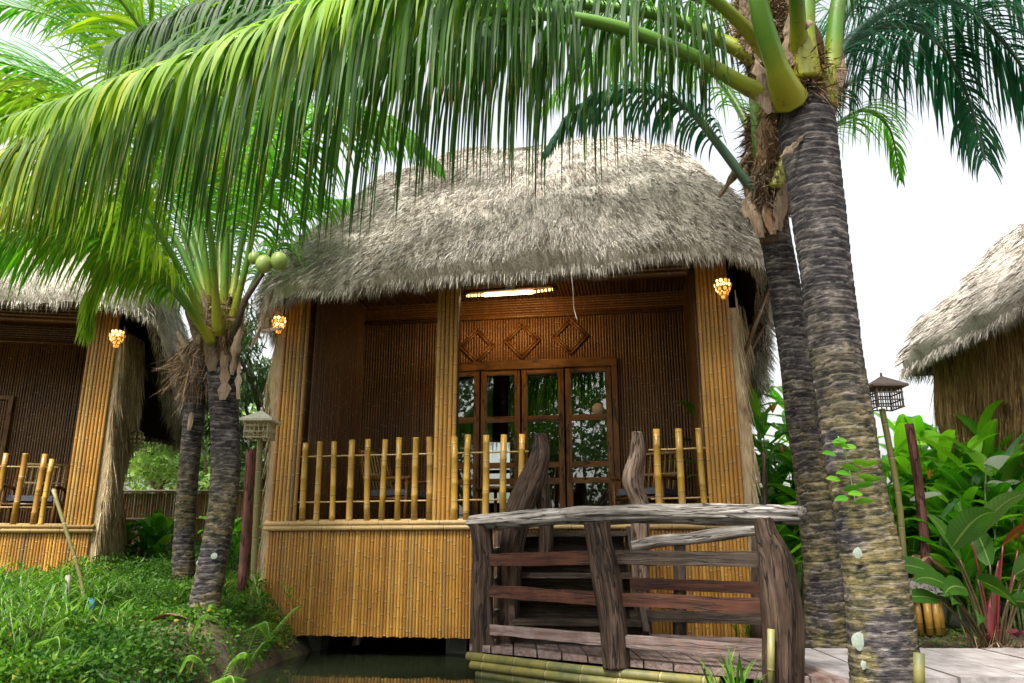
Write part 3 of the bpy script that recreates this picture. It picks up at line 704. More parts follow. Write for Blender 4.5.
# porch steps with driftwood newel posts
st = empty('porch_steps', (0.55, 7.8, ZD), 'dark plank porch steps between two twisted driftwood posts', 'steps')
for k in range(5):
    z = ZD + .19 * (k + 1); y = 7.30 + .17 * k
    mb = MB(); mb.beam((.02, y, z), (1.12, y - .17, z), .22, .045, nz=.004); mb.build('tread', M['plank_dark'], st, smooth_=False)
for k in range(5):
    z = ZD + .19 * k; y = 7.40 + .17 * k
    mb = MB(); mb.beam((.04, y, z + .085), (1.10, y - .17, z + .085), .03, .165); mb.build('riser', M['plank_dark'], st, smooth_=False)
for x in (.0, 1.14):
    mb = MB(); mb.beam((x, 7.24 - (x * .16), ZD + .08), (x, 8.06 - (x * .16), ZD + .97), .05, .16); mb.build('stringer', M['plank_dark'], st, smooth_=False)
knotty('newel_post', [P(506, 655, 7.45), P(510, 610, 7.45), P(510, 560, 7.45), P(518, 515, 7.45), P(530, 485, 7.45), P(541, 455, 7.45), P(540, 434, 7.45)], [.10, .10, .11, .13, .12, .09, .055], M['log_brown'], root=st, n=36)
knotty('newel_post', [P(545, 560, 7.5), P(546, 520, 7.5), P(541, 485, 7.47), P(540, 455, 7.45)], [.06, .07, .08, .06], M['log_brown'], root=st, n=30)
knotty('newel_post', [P(644, 660, 7.35), P(641, 600, 7.35), P(640, 540, 7.35), P(640, 505, 7.35), P(632, 480, 7.35), P(637, 455, 7.35), P(637, 432, 7.35)], [.085, .075, .08, .085, .095, .075, .055], M['log_brown2'], root=st, n=36)

# ------------------------------------------------------------------ walkway to the right
wk = MB(); 
i = 0; x = 2.02
while x < 9:
    wdt = random.choice((.42, .47, .52)); r = random.random()
    sk = .10
    i0 = len(wk.V)
    for z in (ZD - .05, ZD + random.uniform(-.003, .003)):
        for (xx, yy) in ((x, 5.44), (x + wdt - .022, 5.44), (x + wdt - .022 + sk, 7.02), (x + sk, 7.02)): wk.v((xx, yy, z), r, yy, (xx, z))
    for q in ((3, 2, 1, 0), (4, 5, 6, 7), (0, 1, 5, 4), (1, 2, 6, 5), (2, 3, 7, 6), (3, 0, 4, 7)): wk.f(*[i0 + k for k in q])
    x += wdt
wk.box((2.0, 5.47, -.1), (9, 5.56, ZD - .055), .2, 0)
tag(wk.build('walkway', M['walk'], smooth_=False), kind='structure')

# ------------------------------------------------------------------ palms
def trunk(root, pts, rad, mat=None, sp=.062, sub=10, seed=0, fat=.042):
    pts = [Vector(p) for p in pts]; pts, rad = smooth(pts, rad, sub)
    acc = [0]
    for a, b in zip(pts, pts[1:]): acc.append(acc[-1] + (b - a).length)
    Lt = acc[-1]; m = int(Lt / .0125); n = 44; mb = MB(); j = 0
    # irregular ring borders
    rb = [0]; 
    rs = random.Random(seed)
    while rb[-1] < Lt + .2: rb.append(rb[-1] + sp * rs.uniform(.65, 1.45))
    for k in range(m + 1):
        s_ = Lt * k / m
        while j < len(acc) - 2 and acc[j + 1] < s_: j += 1
        t = (s_ - acc[j]) / max(1e-6, acc[j + 1] - acc[j]); c = pts[j].lerp(pts[j + 1], t); r = rad[j] * (1 - t) + rad[j + 1] * t
        for a_ in range(n):
            a = 2 * math.pi * a_ / n
            ss = s_ + .018 * math.sin(a * 1 + s_ * 1.7 + seed) + .010 * mnoise.noise(Vector((math.cos(a) * 2, math.sin(a) * 2, s_ * 2 + seed))) * 2 + .0025 * mnoise.noise(Vector((math.cos(a) * 9, math.sin(a) * 9, s_ * 9)))
            ss = max(0, ss); lo = 0
            q = int(ss / sp); q = min(max(q, 0), len(rb) - 2)
            while q > 0 and rb[q] > ss: q -= 1
            while q < len(rb) - 2 and rb[q + 1] <= ss: q += 1
            fr = (ss - rb[q]) / (rb[q + 1] - rb[q])
            rr = r * (1 + fat * (fr ** .6 - .5) + .07 * mnoise.noise(Vector((math.cos(a) * 1.2, math.sin(a) * 1.2, s_ * 1.6 + seed))) * 1.5 + .016 * mnoise.noise(Vector((math.cos(a) * 7, math.sin(a) * 7, s_ * 9 + seed))))
            mb.v(c + Vector((math.cos(a) * rr, math.sin(a) * rr, 0)), fr, s_ / Lt)
    for k in range(m):
        for a_ in range(n): a = k * n + a_; b = k * n + (a_ + 1) % n; mb.f(a, b, b + n, a + n)
    return mb.build('trunk', mat or M['trunk'], root)

gp_ = lambda t: .8 + .7 * t
def frond(root, pts, Lmax=.95, n=75, start=.18, mat='frond', droop=.26, wid=.034, prad=.040, vee=.25, pm='petiole', seed=None, spread=1.0, bothdown=False, minl=.25, jit=.12, sheath=True, fwd=(28, 38), yel=0.0, wf=1.0, nf_=1.0, tone=.36):
    rs = random.Random(seed if seed is not None else random.random())
    pts = [Vector(p) for p in pts]; sp_, _ = smooth(pts, [1] * len(pts), 10)
    acc = [0]
    for a, b in zip(sp_, sp_[1:]): acc.append(acc[-1] + (b - a).length)
    LT = acc[-1]
    def at(s):
        d = s * LT; j = 0
        import bisect
        j = min(len(acc) - 2, max(0, bisect.bisect_right(acc, d) - 1))
        t = (d - acc[j]) / max(1e-6, acc[j + 1] - acc[j]); return sp_[j].lerp(sp_[j + 1], t), (sp_[j + 1] - sp_[j]).normalized()
    mb = MB(); NS = 7; n = int(n * 1.4); wid *= .84 * wf; n = int(n * nf_)
    wild = rs.uniform(.8, 1.2)
    for k in range(n):
        s = start + (1 - start) * (k + rs.uniform(-.3, .3)) / n; s = min(.998, max(start, s))
        for sg in (-1, 1):
            if rs.random() < .06: continue
            c, T = at(s)
            up = Vector((0, 0, 1)); Sd = T.cross(up)
            Sd = Sd.normalized() if Sd.length > .15 else Vector((1, 0, 0)); U = Sd.cross(T).normalized()
            u_ = (s - start) / (1 - start)
            prof = min(1, .45 + 2.2 * u_) * (1 - .78 * max(0, (u_ - .35) / .65) ** 1.35)
            L = Lmax * max(minl, prof) * rs.uniform(.88, 1.08)
            al = R_(fwd[0] + fwd[1] * u_)
            d = Sd * sg * math.cos(al) * spread + T * math.sin(al) + U * vee * (1 - u_)
            d += Vector((rs.gauss(0, jit), rs.gauss(0, jit), rs.gauss(0, jit * .6))); d.normalize()
            if rs.random() < .07: L *= rs.uniform(.35, .8)
            p = c.copy(); r = min(1, max(0, rs.gauss(tone, .2) + yel * u_ ** 2.6)); g = droop * rs.uniform(.75, 1.3) * wild; i0 = len(mb.V); w0 = wid * rs.uniform(.8, 1.15) * (.6 + .4 * prof)
            tw = rs.uniform(-.5, .5)
            for q in range(NS + 1):
                t = q / NS
                Wv = T - d * T.dot(d)
                Wv = Wv.normalized() if Wv.length > .05 else d.cross(up).normalized()
                Wv = (Wv + d.cross(Wv) * tw * t).normalized()
                nn = d.cross(Wv)
                ww = w0 * (.45 + 2.2 * t if t < .25 else 1.0 * (1 - ((t - .25) / .75) ** 2.2)) * .5
                if q == NS: mb.v(p, r, 1.0)
                else:
                    mb.v(p - Wv * ww + nn * ww * .25, r, t); mb.v(p + Wv * ww + nn * ww * .25, r, t)
                p = p + d * (L / NS); d = d + Vector((0, 0, -g * gp_(t))); d.normalize()
            for q in range(NS - 1): a = i0 + q * 2; mb.f(a, a + 1, a + 3, a + 2)
            a = i0 + (NS - 1) * 2; mb.f(a, a + 1, a + 2)
    fo = mb.build('frond', M[mat], root)
    mb = MB(); m = len(sp_); rad = []
    for i in range(m):
        t = acc[i] / LT
        rad.append(prad * ((1.6 - 6 * t) if t < .1 and sheath else 1.0 if t < .1 else 1.0) * (1 - .88 * min(1, t * 1.02)) + .003)
    i0 = 0; mb.tube(sp_, rad, 8, r=rs.random())
    mb.L = [l / max(1e-6, mb.L[-1]) for l in mb.L]
    mb.build('rachis', M[pm], fo, org=root.location)
    return fo
def PP(*a): return [P(x, y, Y) for (x, y, Y) in a]
def fibres(root, c, r, n, mat='fibre', ln=(.15, .5), down=.6, name='fibre'):
    mb = MB(); b = rng.normal(size=(n, 3)); b /= np.linalg.norm(b, axis=1, keepdims=True); b *= np.array(r); base = b + np.array(c)
    d = b / np.array(r) * .5 + rng.normal(size=(n, 3)) * .45; d[:, 2] -= down; d /= np.linalg.norm(d, axis=1, keepdims=True)
    strands(mb, base, d, rng.uniform(*ln, n), rng.uniform(.004, .014, n), rng.random(n)); return mb.build(name, M[mat], root)
def sheath(root, p, q, wdt, seed, mat='dead'):
    """curled dead leaf base"""
    rs = random.Random(seed); p, q = Vector(p), Vector(q); t = (q - p).normalized(); s = t.cross(Vector((0, 1, 0))).normalized(); nn = s.cross(t)
    mb = MB(); n = 8
    for k in range(n + 1):
        u = k / n; c = p.lerp(q, u) + nn * .05 * math.sin(u * 3 + seed); ww = wdt * (.15 + 1.0 * math.sin(math.pi * min(1, .12 + u * .88)) ** .7) * .62 * (1 + .45 * rs.uniform(-1, 1))
        for j in range(5):
            v = j / 4 - .5; mb.v(c + s * ww * v * 2 + nn * (ww * (v * v) * 2 + rs.uniform(-.01, .01)), .5 + .3 * rs.random(), u)
    for k in range(n):
        for j in range(4): a = k * 5 + j; mb.f(a, a + 1, a + 6, a + 5)
    return mb.build('dead_sheath', M[mat], root)
PG = 'coconut palms around the hut'
# palm 1 : foreground right
b1 = P(893, 720, 4.95)
p1 = empty('coconut_palm', (b1.x, b1.y, .05), 'largest coconut palm, thick ringed trunk rising in front of the walkway', 'palm tree', PG)
trunk(p1, [(b1.x, b1.y, -.05), P(886, 683, 4.98), P(877, 600, 5.0), P(860, 500, 5.05), P(843, 400, 5.1), P(829, 300, 5.15), P(817, 210, 5.2), P(807, 130, 5.25), P(802, 80, 5.3)],
      [.25, .205, .185, .168, .168, .165, .185, .205, .19], sp=.058, seed=3)
for (px, py, w_, h_) in ((858, 553, 5, 6), (882, 567, 4, 4), (859, 641, 8, 9), (864, 665, 3, 5), (898, 562, 3, 5)):
    c = P(px, py, {858: 4.848, 882: 4.86, 859: 4.87, 864: 4.85, 898: 4.975}[px]); mb = MB(); c0 = mb.v(c + Vector((0, -.004, 0)), .5, 0); rg = []
    for k in range(24):
        a = 2 * math.pi * k / 24; q = .85 + .22 * mnoise.noise(Vector((math.cos(a) * 1.5, math.sin(a) * 1.5, px))); rg.append(mb.v(c + Vector((math.cos(a) * w_ / 160 * q, .004, math.sin(a) * h_ / 160 * q)), .5, 0))
    for k in range(24): mb.f(c0, rg[k], rg[(k + 1) % 24])
    mb.build('lichen_patch', M['lichen'], p1)
frond(p1, PP((806, 112, 5.30), (750, 88, 5.15), (690, 55, 5.05), (620, 28, 4.95), (540, 14, 4.85), (430, 10, 4.75), (330, 22, 4.65), (230, 45, 4.6), (130, 85, 4.5), (50, 130, 4.45), (-40, 185, 4.4)),
      Lmax=1.95, n=170, start=.31, fwd=(8, 44), yel=.95, wf=.72, nf_=1.35, tone=.24, droop=.95, wid=.040, prad=.06, seed=1, vee=.0, jit=.06, spread=.6)
frond(p1, PP((785, 75, 5.3), (730, 45, 5.35), (660, 15, 5.4), (560, 2, 5.5), (460, -12, 5.5), (340, -20, 5.5), (220, 0, 5.4), (120, 40, 5.3)),
      Lmax=1.9, n=150, start=.10, fwd=(8, 38), wf=.75, nf_=1.3, tone=.24, droop=.85, wid=.040, prad=.06, seed=2, vee=.0, jit=.08, spread=.6)
frond(p1, PP((790, 100, 5.1), (778, 70, 4.9), (760, 10, 4.7), (745, -80, 4.5), (700, -200, 4.2), (600, -300, 3.9)), Lmax=1.0, n=60, start=.30, prad=.085, seed=4)
frond(p1, PP((806, 80, 5.1), (806, 20, 5.0), (815, -80, 4.9), (860, -220, 4.7), (980, -300, 4.5)), Lmax=1.0, n=60, start=.35, prad=.075, seed=5)
frond(p1, PP((822, 105, 5.2), (832, 60, 5.1), (845, -20, 5.0), (900, -110, 4.9), (1000, -130, 4.8), (1100, -70, 4.8)), Lmax=1.2, n=70, start=.3, prad=.07, seed=6, droop=.42)
frond(p1, PP((822, 90, 5.4), (850, 40, 5.7), (900, 5, 6.0), (960, 5, 6.1), (1010, 50, 6.1), (1060, 130, 6.1)), Lmax=1.3, n=110, start=.12, fwd=(12,38), prad=.05, seed=7, droop=.42, mat='frond_blue', pm='petiole_blue')
frond(p1, PP((815, 90, 5.5), (845, 50, 5.9), (890, 25, 6.2), (935, 40, 6.4), (965, 90, 6.4), (985, 160, 6.4)), Lmax=1.2, n=100, start=.1, fwd=(12,38), prad=.045, seed=8, droop=.4, mat='frond_blue', pm='petiole_blue')
frond(p1, PP((820, 60, 5.5), (870, -20, 5.8), (940, -50, 6.1), (1030, -30, 6.2), (1110, 50, 6.2)), Lmax=1.4, n=110, start=.1, fwd=(12,38), prad=.045, seed=9, droop=.42, mat='frond_blue', pm='petiole_blue')
frond(p1, PP((790, 70, 5.4), (760, 0, 5.8), (700, -60, 6.2), (620, -60, 6.5), (540, -30, 6.6)), Lmax=1.2, n=70, start=.2, prad=.04, seed=10, droop=.42)
frond(p1, PP((800, 70, 5.2), (790, -60, 4.4), (740, -260, 3.4), (600, -420, 2.6)), Lmax=1.0, n=55, start=.3, prad=.06, seed=11)
knotty('crown_core', [P(803, 118, 5.3), P(798, 80, 5.35), P(785, 30, 5.4), P(780, -40, 5.4)], [.17, .21, .22, .20], M['fibre'], root=p1, nz=.15)
fibres(p1, P(800, 85, 5.25), (.25, .22, .30), 2200, ln=(.04, .20))
fibres(p1, P(765, 30, 5.35), (.20, .18, .42), 3500, 'fibre', ln=(.04, .16), down=.3)
fibres(p1, P(765, 30, 5.33), (.17, .17, .40), 1800, 'dead', ln=(.04, .12), down=.3)
for k, (a, b, ww) in enumerate((((768, 60, 5.2), (748, -20, 5.1), .14), ((795, 62, 5.0), (800, -10, 5.0), .10), ((785, 28, 4.95), (816, 26, 4.9), .05), ((772, 112, 5.1), (755, 60, 5.2), .10), ((838, 90, 5.1), (842, 40, 5.1), .06), ((780, 160, 5.05), (806, 132, 5.0), .035))):
    sheath(p1, P(*a), P(*b), ww, k)
frond(p1, PP((785, 65, 5.5), (720, 10, 5.9), (620, -30, 6.3), (500, -30, 6.6), (380, 0, 6.7), (280, 40, 6.7)), Lmax=1.7, n=130, fwd=(8, 34), start=.15, droop=.6, prad=.045, seed=51, spread=.6, vee=0)
frond(p1, PP((782, 70, 5.1), (700, -10, 4.7), (560, -50, 4.4), (400, -30, 4.2), (260, 30, 4.1), (120, 80, 4.0), (0, 120, 4.0)), Lmax=.9, n=110, start=.35, droop=.5, prad=.045, seed=52, mat='frond_yel', spread=.6, vee=0)
# palm 2 : behind it
b2_ = P(826, 650, 7.35)
p2 = empty('coconut_palm', (b2_.x, b2_.y, .2), 'slimmer coconut palm with dark ringed trunk standing just behind the largest one', 'palm tree', PG)
trunk(p2, [(b2_.x + .02, b2_.y, .0), P(831, 640, 7.3), P(823, 560, 7.15), P(811, 470, 7.0), P(799, 390, 6.8), P(787, 300, 6.65), P(774, 230, 6.5), P(768, 170, 6.4)], [.28, .215, .165, .145, .138, .135, .135, .12], sp=.07, seed=9)
frond(p2, PP((778, 226, 6.5), (745, 180, 6.35), (715, 140, 6.25), (688, 108, 6.2), (655, 92, 6.2), (615, 92, 6.2), (575, 110, 6.2), (545, 150, 6.2)), Lmax=.62, n=60, start=.32, prad=.05, seed=12, mat='frond_blue', pm='petiole_blue', droop=.55)
frond(p2, PP((762, 170, 6.5), (740, 110, 6.8), (700, 60, 7.1), (650, 40, 7.4), (590, 60, 7.6), (540, 110, 7.6)), Lmax=.9, n=60, start=.2, prad=.045, seed=13, mat='frond_light', droop=.45)
frond(p2, PP((785, 170, 6.5), (830, 130, 7.0), (865, 110, 7.4), (890, 130, 7.7), (900, 180, 7.8)), Lmax=.75, n=55, start=.15, prad=.035, seed=14, mat='frond_light', droop=.45)
frond(p2, PP((780, 160, 6.5), (840, 90, 6.9), (900, 60, 7.2), (950, 80, 7.4), (985, 150, 7.5)), Lmax=.85, n=60, start=.15, prad=.035, seed=15, mat='frond_blue', droop=.45, pm='petiole_blue')
frond(p2, PP((768, 150, 6.4), (762, 60, 6.5), (740, -60, 6.5), (680, -160, 6.5)), Lmax=.9, n=50, start=.3, prad=.05, seed=16)
frond(p2, PP((775, 190, 6.3), (790, 130, 6.3), (800, 0, 6.6), (840, -120, 6.9)), Lmax=.9, n=50, start=.4, prad=.05, seed=17)
knotty('crown_core', [P(774, 245, 6.5), P(768, 200, 6.5), P(762, 160, 6.5)], [.11, .14, .12], M['dead'], root=p2, nz=.15)
fibres(p2, P(768, 190, 6.42), (.15, .15, .32), 2600, 'dead', ln=(.04, .18))
fibres(p2, P(766, 150, 6.42), (.16, .16, .45), 3000, 'fibre', ln=(.04, .2))
for k, (a, b, ww) in enumerate((((772, 236, 6.34), (758, 150, 6.3), .07), ((780, 228, 6.32), (776, 120, 6.25), .06), ((766, 232, 6.34), (744, 165, 6.3), .06), ((770, 200, 6.25), (764, 90, 6.2), .10), ((790, 210, 6.3), (780, 110, 6.3), .07))): sheath(p2, P(*a), P(*b), ww, k + 80, 'fibre')
for k, (a, b) in enumerate((((776, 225, 6.45), (796, 70, 6.1)), ((764, 222, 6.42), (748, 40, 6.3)), ((772, 220, 6.5), (772, 60, 6.7)))):
    mb = MB(); a_, b_ = P(*a), P(*b); mb.tube([a_, a_.lerp(b_, .5) + Vector((0, -.05, 0)), b_], [.075, .06, .045], 10, sub=4, flat=.6); mb.L = [l * .8 for l in mb.L]; mb.build('leaf_stalk', M['petiole'], p2)
for k, (a, b, ww) in enumerate((((752, 215, 6.3), (765, 150, 6.3), .10), ((720, 195, 6.4), (752, 150, 6.4), .05), ((778, 230, 6.25), (785, 160, 6.3), .07), ((760, 240, 6.3), (745, 180, 6.4), .07))): sheath(p2, P(*a), P(*b), ww, k + 20)
# palm 3 : left of the hut
b3 = P(208, 616, 7.2); g3 = gh(b3.x, b3.y)
p3 = empty('coconut_palm', (b3.x, b3.y, g3), 'leaning coconut palm bearing green coconuts on the bank left of the central hut', 'palm tree', PG)
trunk(p3, [(b3.x - .03, b3.y, g3 - .15), P(206, 600, 7.2), P(215, 550, 7.2), P(224, 490, 7.2), P(225, 430, 7.2), P(222, 375, 7.2), P(221, 345, 7.2)], [.20, .135, .128, .128, .132, .135, .11], sp=.055, seed=5)
for (px, py) in ((199, 563), (206, 564), (214, 556)):
    c = P(px, py, {199: 7.15, 206: 7.09, 214: 7.065}[px]); mb = MB(); c0 = mb.v(c + Vector((0, -.004, 0))); rg = [mb.v(c + Vector((math.cos(k) * .03, .004, math.sin(k) * .028))) for k in [2 * math.pi * q / 9 for q in range(9)]]
    for k in range(9): mb.f(c0, rg[k], rg[(k + 1) % 9])
    mb.build('lichen_patch', M['lichen'], p3)
C3 = (221, 345, 7.15)
frond(p3, PP((214, 348, 7.1), (185, 305, 6.9), (150, 268, 6.7), (105, 238, 6.5), (50, 232, 6.3), (-10, 255, 6.2), (-60, 300, 6.1)), Lmax=0.94, n=97, start=.22, prad=.035, mat='frond_light', seed=21, droop=.38)
frond(p3, PP((214, 340, 7.2), (180, 285, 7.3), (130, 215, 7.4), (70, 190, 7.4), (10, 200, 7.4), (-50, 240, 7.3)), Lmax=1.00, n=97, start=.25, prad=.033, mat='frond_yel', seed=22, droop=.4)
frond(p3, PP((222, 335, 7.1), (226, 250, 7.0), (228, 150, 6.8), (234, 60, 6.6), (250, -40, 6.3)), Lmax=1.00, n=91, start=.3, prad=.04, mat='frond_light', seed=23, droop=.28)
frond(p3, PP((228, 335, 7.1), (245, 270, 7.0), (262, 200, 6.9), (300, 135, 6.8), (345, 110, 6.7), (400, 125, 6.6), (440, 165, 6.5)), Lmax=0.94, n=91, start=.25, prad=.035, mat='frond_light', seed=24, droop=.36)
frond(p3, PP((216, 335, 7.2), (195, 230, 7.4), (165, 130, 7.5), (120, 50, 7.5), (60, -10, 7.4), (0, -40, 7.3)), Lmax=1.38, n=123, start=.28, prad=.035, mat='frond_light', seed=25, droop=.15)
frond(p3, PP((212, 340, 7.1), (175, 260, 6.7), (120, 170, 6.3), (60, 110, 5.9), (-10, 90, 5.6), (-80, 110, 5.4)), Lmax=1.12, n=97, start=.3, prad=.035, mat='frond_yel', seed=26, droop=.34)
frond(p3, PP((226, 335, 7.2), (250, 200, 7.4), (280, 100, 7.5), (330, 30, 7.6), (400, -10, 7.6), (470, 0, 7.5)), Lmax=1.12, n=91, start=.3, prad=.035, mat='frond_light', seed=27, droop=.2)
frond(p3, PP((214, 340, 7.3), (200, 260, 7.8), (190, 160, 8.2), (200, 70, 8.4), (190, -20, 8.5)), Lmax=1.06, n=78, start=.25, prad=.03, mat='frond_light', seed=28, droop=.2)
frond(p3, PP((228, 345, 7.3), (250, 290, 7.5), (280, 235, 7.7), (310, 205, 7.8), (345, 200, 7.8)), Lmax=0.75, n=65, start=.35, prad=.03, mat='frond_light', seed=29, droop=.36)
frond(p3, PP((210, 350, 7.1), (185, 300, 7.0), (165, 270, 6.9), (130, 262, 6.8), (100, 285, 6.7), (85, 330, 6.7)), Lmax=0.75, n=71, start=.3, prad=.032, mat='frond_yel', seed=30, droop=.45)
frond(p3, PP((218, 335, 7.0), (205, 200, 6.4), (160, 60, 5.8), (60, -60, 5.2), (-60, -80, 4.8)), Lmax=1.19, n=91, start=.3, prad=.035, mat='frond_yel', seed=31, droop=.25)
for (px, py, r) in ((264, 264, 8.5), (279, 261, 8.5), (254, 258, 6)):
    mb = MB(); c = P(px, py, 6.7); k = r / 778 * 7.0; n = 10
    rows = [(math.cos(R_(-90 + 180 * i / n)), math.sin(R_(-90 + 180 * i / n))) for i in range(n + 1)]
    mb.tube([c + Vector((0, 0, s_ * k * 1.15)) for _, s_ in rows], [max(.002, c_ * k) for c_, _ in rows], 16, r=.5)
    mb.build('coconut', M['nut'], p3)
mb = MB(); mb.tube([P(232, 340, 7.0), P(245, 300, 6.9), P(262, 275, 6.9), P(272, 250, 6.72)], [.035, .03, .02, .01], 8); mb.build('fruit_stalk', M['dead'], p3)
knotty('crown_core', [P(222, 365, 7.2), P(221, 335, 7.2), P(222, 300, 7.2)], [.12, .15, .10], M['fibre'], root=p3, nz=.15)
frond(p3, PP((214, 338, 7.2), (190, 240, 7.3), (140, 150, 7.4), (70, 90, 7.4), (-10, 60, 7.3), (-90, 60, 7.2)), Lmax=1.2, n=120, start=.3, prad=.035, mat='frond_light', seed=61, droop=.16)
frond(p3, PP((214, 338, 7.2), (200, 220, 7.0), (180, 110, 6.9), (140, 20, 6.8), (80, -60, 6.7)), Lmax=1.2, n=110, start=.3, prad=.035, mat='frond_light', seed=62, droop=.16)
frond(p3, PP((212, 342, 7.0), (170, 280, 6.5), (110, 220, 6.1), (40, 190, 5.8), (-40, 200, 5.6)), Lmax=1.0, n=100, start=.28, prad=.033, mat='frond_yel', seed=63, droop=.5)
frond(p3, PP((224, 335, 7.3), (236, 200, 7.6), (262, 90, 7.9), (300, 0, 8.0), (360, -60, 8.0)), Lmax=1.2, n=110, start=.3, prad=.035, mat='frond_light', seed=64, droop=.2)
frond(p3, PP((212, 342, 7.3), (180, 290, 7.6), (140, 240, 7.8), (90, 225, 7.9), (40, 240, 8.0)), Lmax=.95, n=100, start=.25, prad=.033, mat='frond_light', seed=65, droop=.45)
fibres(p3, P(220, 325, 7.15), (.18, .18, .30), 1500, ln=(.04, .2))
for k, (a, b, ww) in enumerate((((210, 370, 7.0), (205, 290, 7.0), .08), ((232, 375, 7.0), (244, 310, 7.0), .05), ((240, 400, 7.0), (238, 350, 7.0), .035), ((200, 345, 7.0), (178, 290, 7.0), .05), ((222, 400, 6.97), (222, 350, 7.0), .07), ((250, 345, 6.9), (275, 290, 6.9), .04), ((260, 330, 6.9), (285, 330, 6.9), .03))): sheath(p3, P(*a), P(*b), ww, k + 40)
frond(p3, PP((216, 335, 7.3), (190, 200, 7.6), (140, 90, 7.9), (60, 20, 8.1), (-40, 0, 8.2)), Lmax=1.4, n=120, start=.3, prad=.035, mat='frond_light', seed=71, droop=.12)
frond(p3, PP((220, 335, 7.3), (215, 180, 7.7), (170, 60, 8.0), (100, -20, 8.2), (0, -60, 8.3)), Lmax=1.4, n=120, start=.3, prad=.035, mat='frond_light', seed=72, droop=.2)
frond(p3, PP((218, 335, 7.1), (170, 230, 7.0), (100, 150, 6.9), (30, 110, 6.8), (-50, 100, 6.7)), Lmax=1.2, n=110, start=.3, prad=.035, mat='frond_yel', seed=73, droop=.3)
# palm 4 : thin one behind
b4 = P(182, 592, 9.6); g4 = gh(b4.x, b4.y)
p4 = empty('coconut_palm', (b4.x, b4.y, g4), 'thin dark palm with ragged dead leaf bases, behind the one bearing coconuts', 'palm tree', PG)
trunk(p4, [(b4.x, b4.y, g4 - .15), P(183, 585, 9.6), P(184, 540, 9.6), P(188, 480, 9.6), P(195, 410, 9.6), P(203, 345, 9.6)], [.22, .15, .115, .12, .12, .10], sp=.06, seed=11)
frond(p4, PP((203, 350, 9.6), (190, 300, 9.8), (170, 250, 10), (140, 220, 10.2), (100, 215, 10.3), (60, 240, 10.4)), Lmax=1.00, n=78, start=.2, mat='frond_light', seed=41, droop=.35)
frond(p4, PP((203, 345, 9.6), (215, 280, 9.8), (240, 220, 10), (280, 190, 10.2), (320, 200, 10.4)), Lmax=1.00, n=78, start=.2, mat='frond_light', seed=42, droop=.35)
frond(p4, PP((203, 345, 9.6), (190, 200, 9.8), (160, 90, 10), (100, 20, 10.2), (30, 0, 10.4)), Lmax=1.25, n=78, start=.25, mat='frond_light', seed=43, droop=.25)
frond(p4, PP((203, 345, 9.6), (180, 220, 9.8), (130, 130, 10), (60, 90, 10.2), (-20, 90, 10.4)), Lmax=1.3, n=90, start=.25, mat='frond_light', seed=44, droop=.3)
frond(p4, PP((203, 345, 9.6), (225, 210, 9.8), (270, 110, 10), (330, 60, 10.2), (400, 60, 10.4)), Lmax=1.3, n=90, start=.25, mat='frond_light', seed=45, droop=.3)
frond(p4, PP((203, 345, 9.6), (200, 160, 9.8), (190, 40, 10), (200, -60, 10.2)), Lmax=1.3, n=90, start=.25, mat='frond_light', seed=46, droop=.25)
fibres(p4, P(200, 365, 9.6), (.22, .2, .38), 800, 'fibre', ln=(.1, .5), down=1.0)
for k, (a, b, ww) in enumerate((((180, 355, 9.5), (198, 340, 9.6), .05), ((178, 345, 9.5), (196, 385, 9.5), .05), ((176, 400, 9.5), (192, 380, 9.5), .04), ((188, 430, 9.4), (194, 370, 9.5), .06), ((175, 330, 9.5), (190, 360, 9.5), .04))): sheath(p4, P(*a), P(*b), ww, k + 60)

# ------------------------------------------------------------------ lamps
def wall_lamp(px, py, Y, label, r=10):
    c = P(px, py, Y); root = empty('wall_lamp', c, label, 'lamp', 'glowing bamboo-ring lamps'); s_ = r / 778 * Y
    mb = MB(); mb.tube([c + Vector((0, .25, s_ * 1.0)), c + Vector((0, .02, s_ * 1.25))], .008, 6); mb.build('bracket', M['bamboo_dark'], root)
    rs = random.Random(px); k = 0
    for (lv, n, rr, z) in ((0, 9, .75, .75), (1, 9, .95, .25), (2, 8, .8, -.25), (3, 6, .5, -.75), (4, 3, .25, -1.15)):
        for i in range(n):
            a = 2 * math.pi * (i + .5 * (lv % 2)) / n; cc = c + Vector((math.cos(a) * rr * s_, math.sin(a) * rr * s_, z * s_)); nd = Vector((math.cos(a), math.sin(a), -.2)).normalized()
            k += 1
    # shade: rings cut from bamboo; the glowing slices between
    ring = MB(); hot = MB(); gl = MB()
    for (lv, n, rr, z) in ((0, 9, .75, .75), (1, 9, .95, .25), (2, 8, .8, -.25), (3, 6, .5, -.75), (4, 3, .25, -1.15)):
        for i in range(n):
            a = 2 * math.pi * (i + .5 * (lv % 2)) / n; cc = c + Vector((math.cos(a) * rr * s_, math.sin(a) * rr * s_, z * s_)); nd = Vector((math.cos(a), math.sin(a), -.2)).normalized(); q = s_ * .27
            t1 = nd.cross(Vector((0, 0, 1))).normalized(); t2 = nd.cross(t1)
            cir = [cc + t1 * math.cos(u) * q + t2 * math.sin(u) * q for u in [2 * math.pi * j / 10 for j in range(11)]]
            ring.tube(cir, q * .22, 5)
            (hot if lv < 3 and rs.random() < .6 else gl).tube([cc - nd * .006, cc + nd * .002], q * .9, 8)
    ring.build('shade_rings', M['bamboo_yel'], root); hot.build('glowing_slices', M['glow_hot'], root); gl.build('amber_slices', M['glow'], root)
    return root
wall_lamp(279, 324, 8.35, 'glowing amber ring lamp on the left corner post of the central hut', 7.5)
wall_lamp(723, 288, 7.55, 'glowing amber ring lamp on the right corner post under the eave', 9)
wall_lamp(117, 338, 9.5, 'glowing amber ring lamp on the left hut beneath palm leaflets', 7.5)
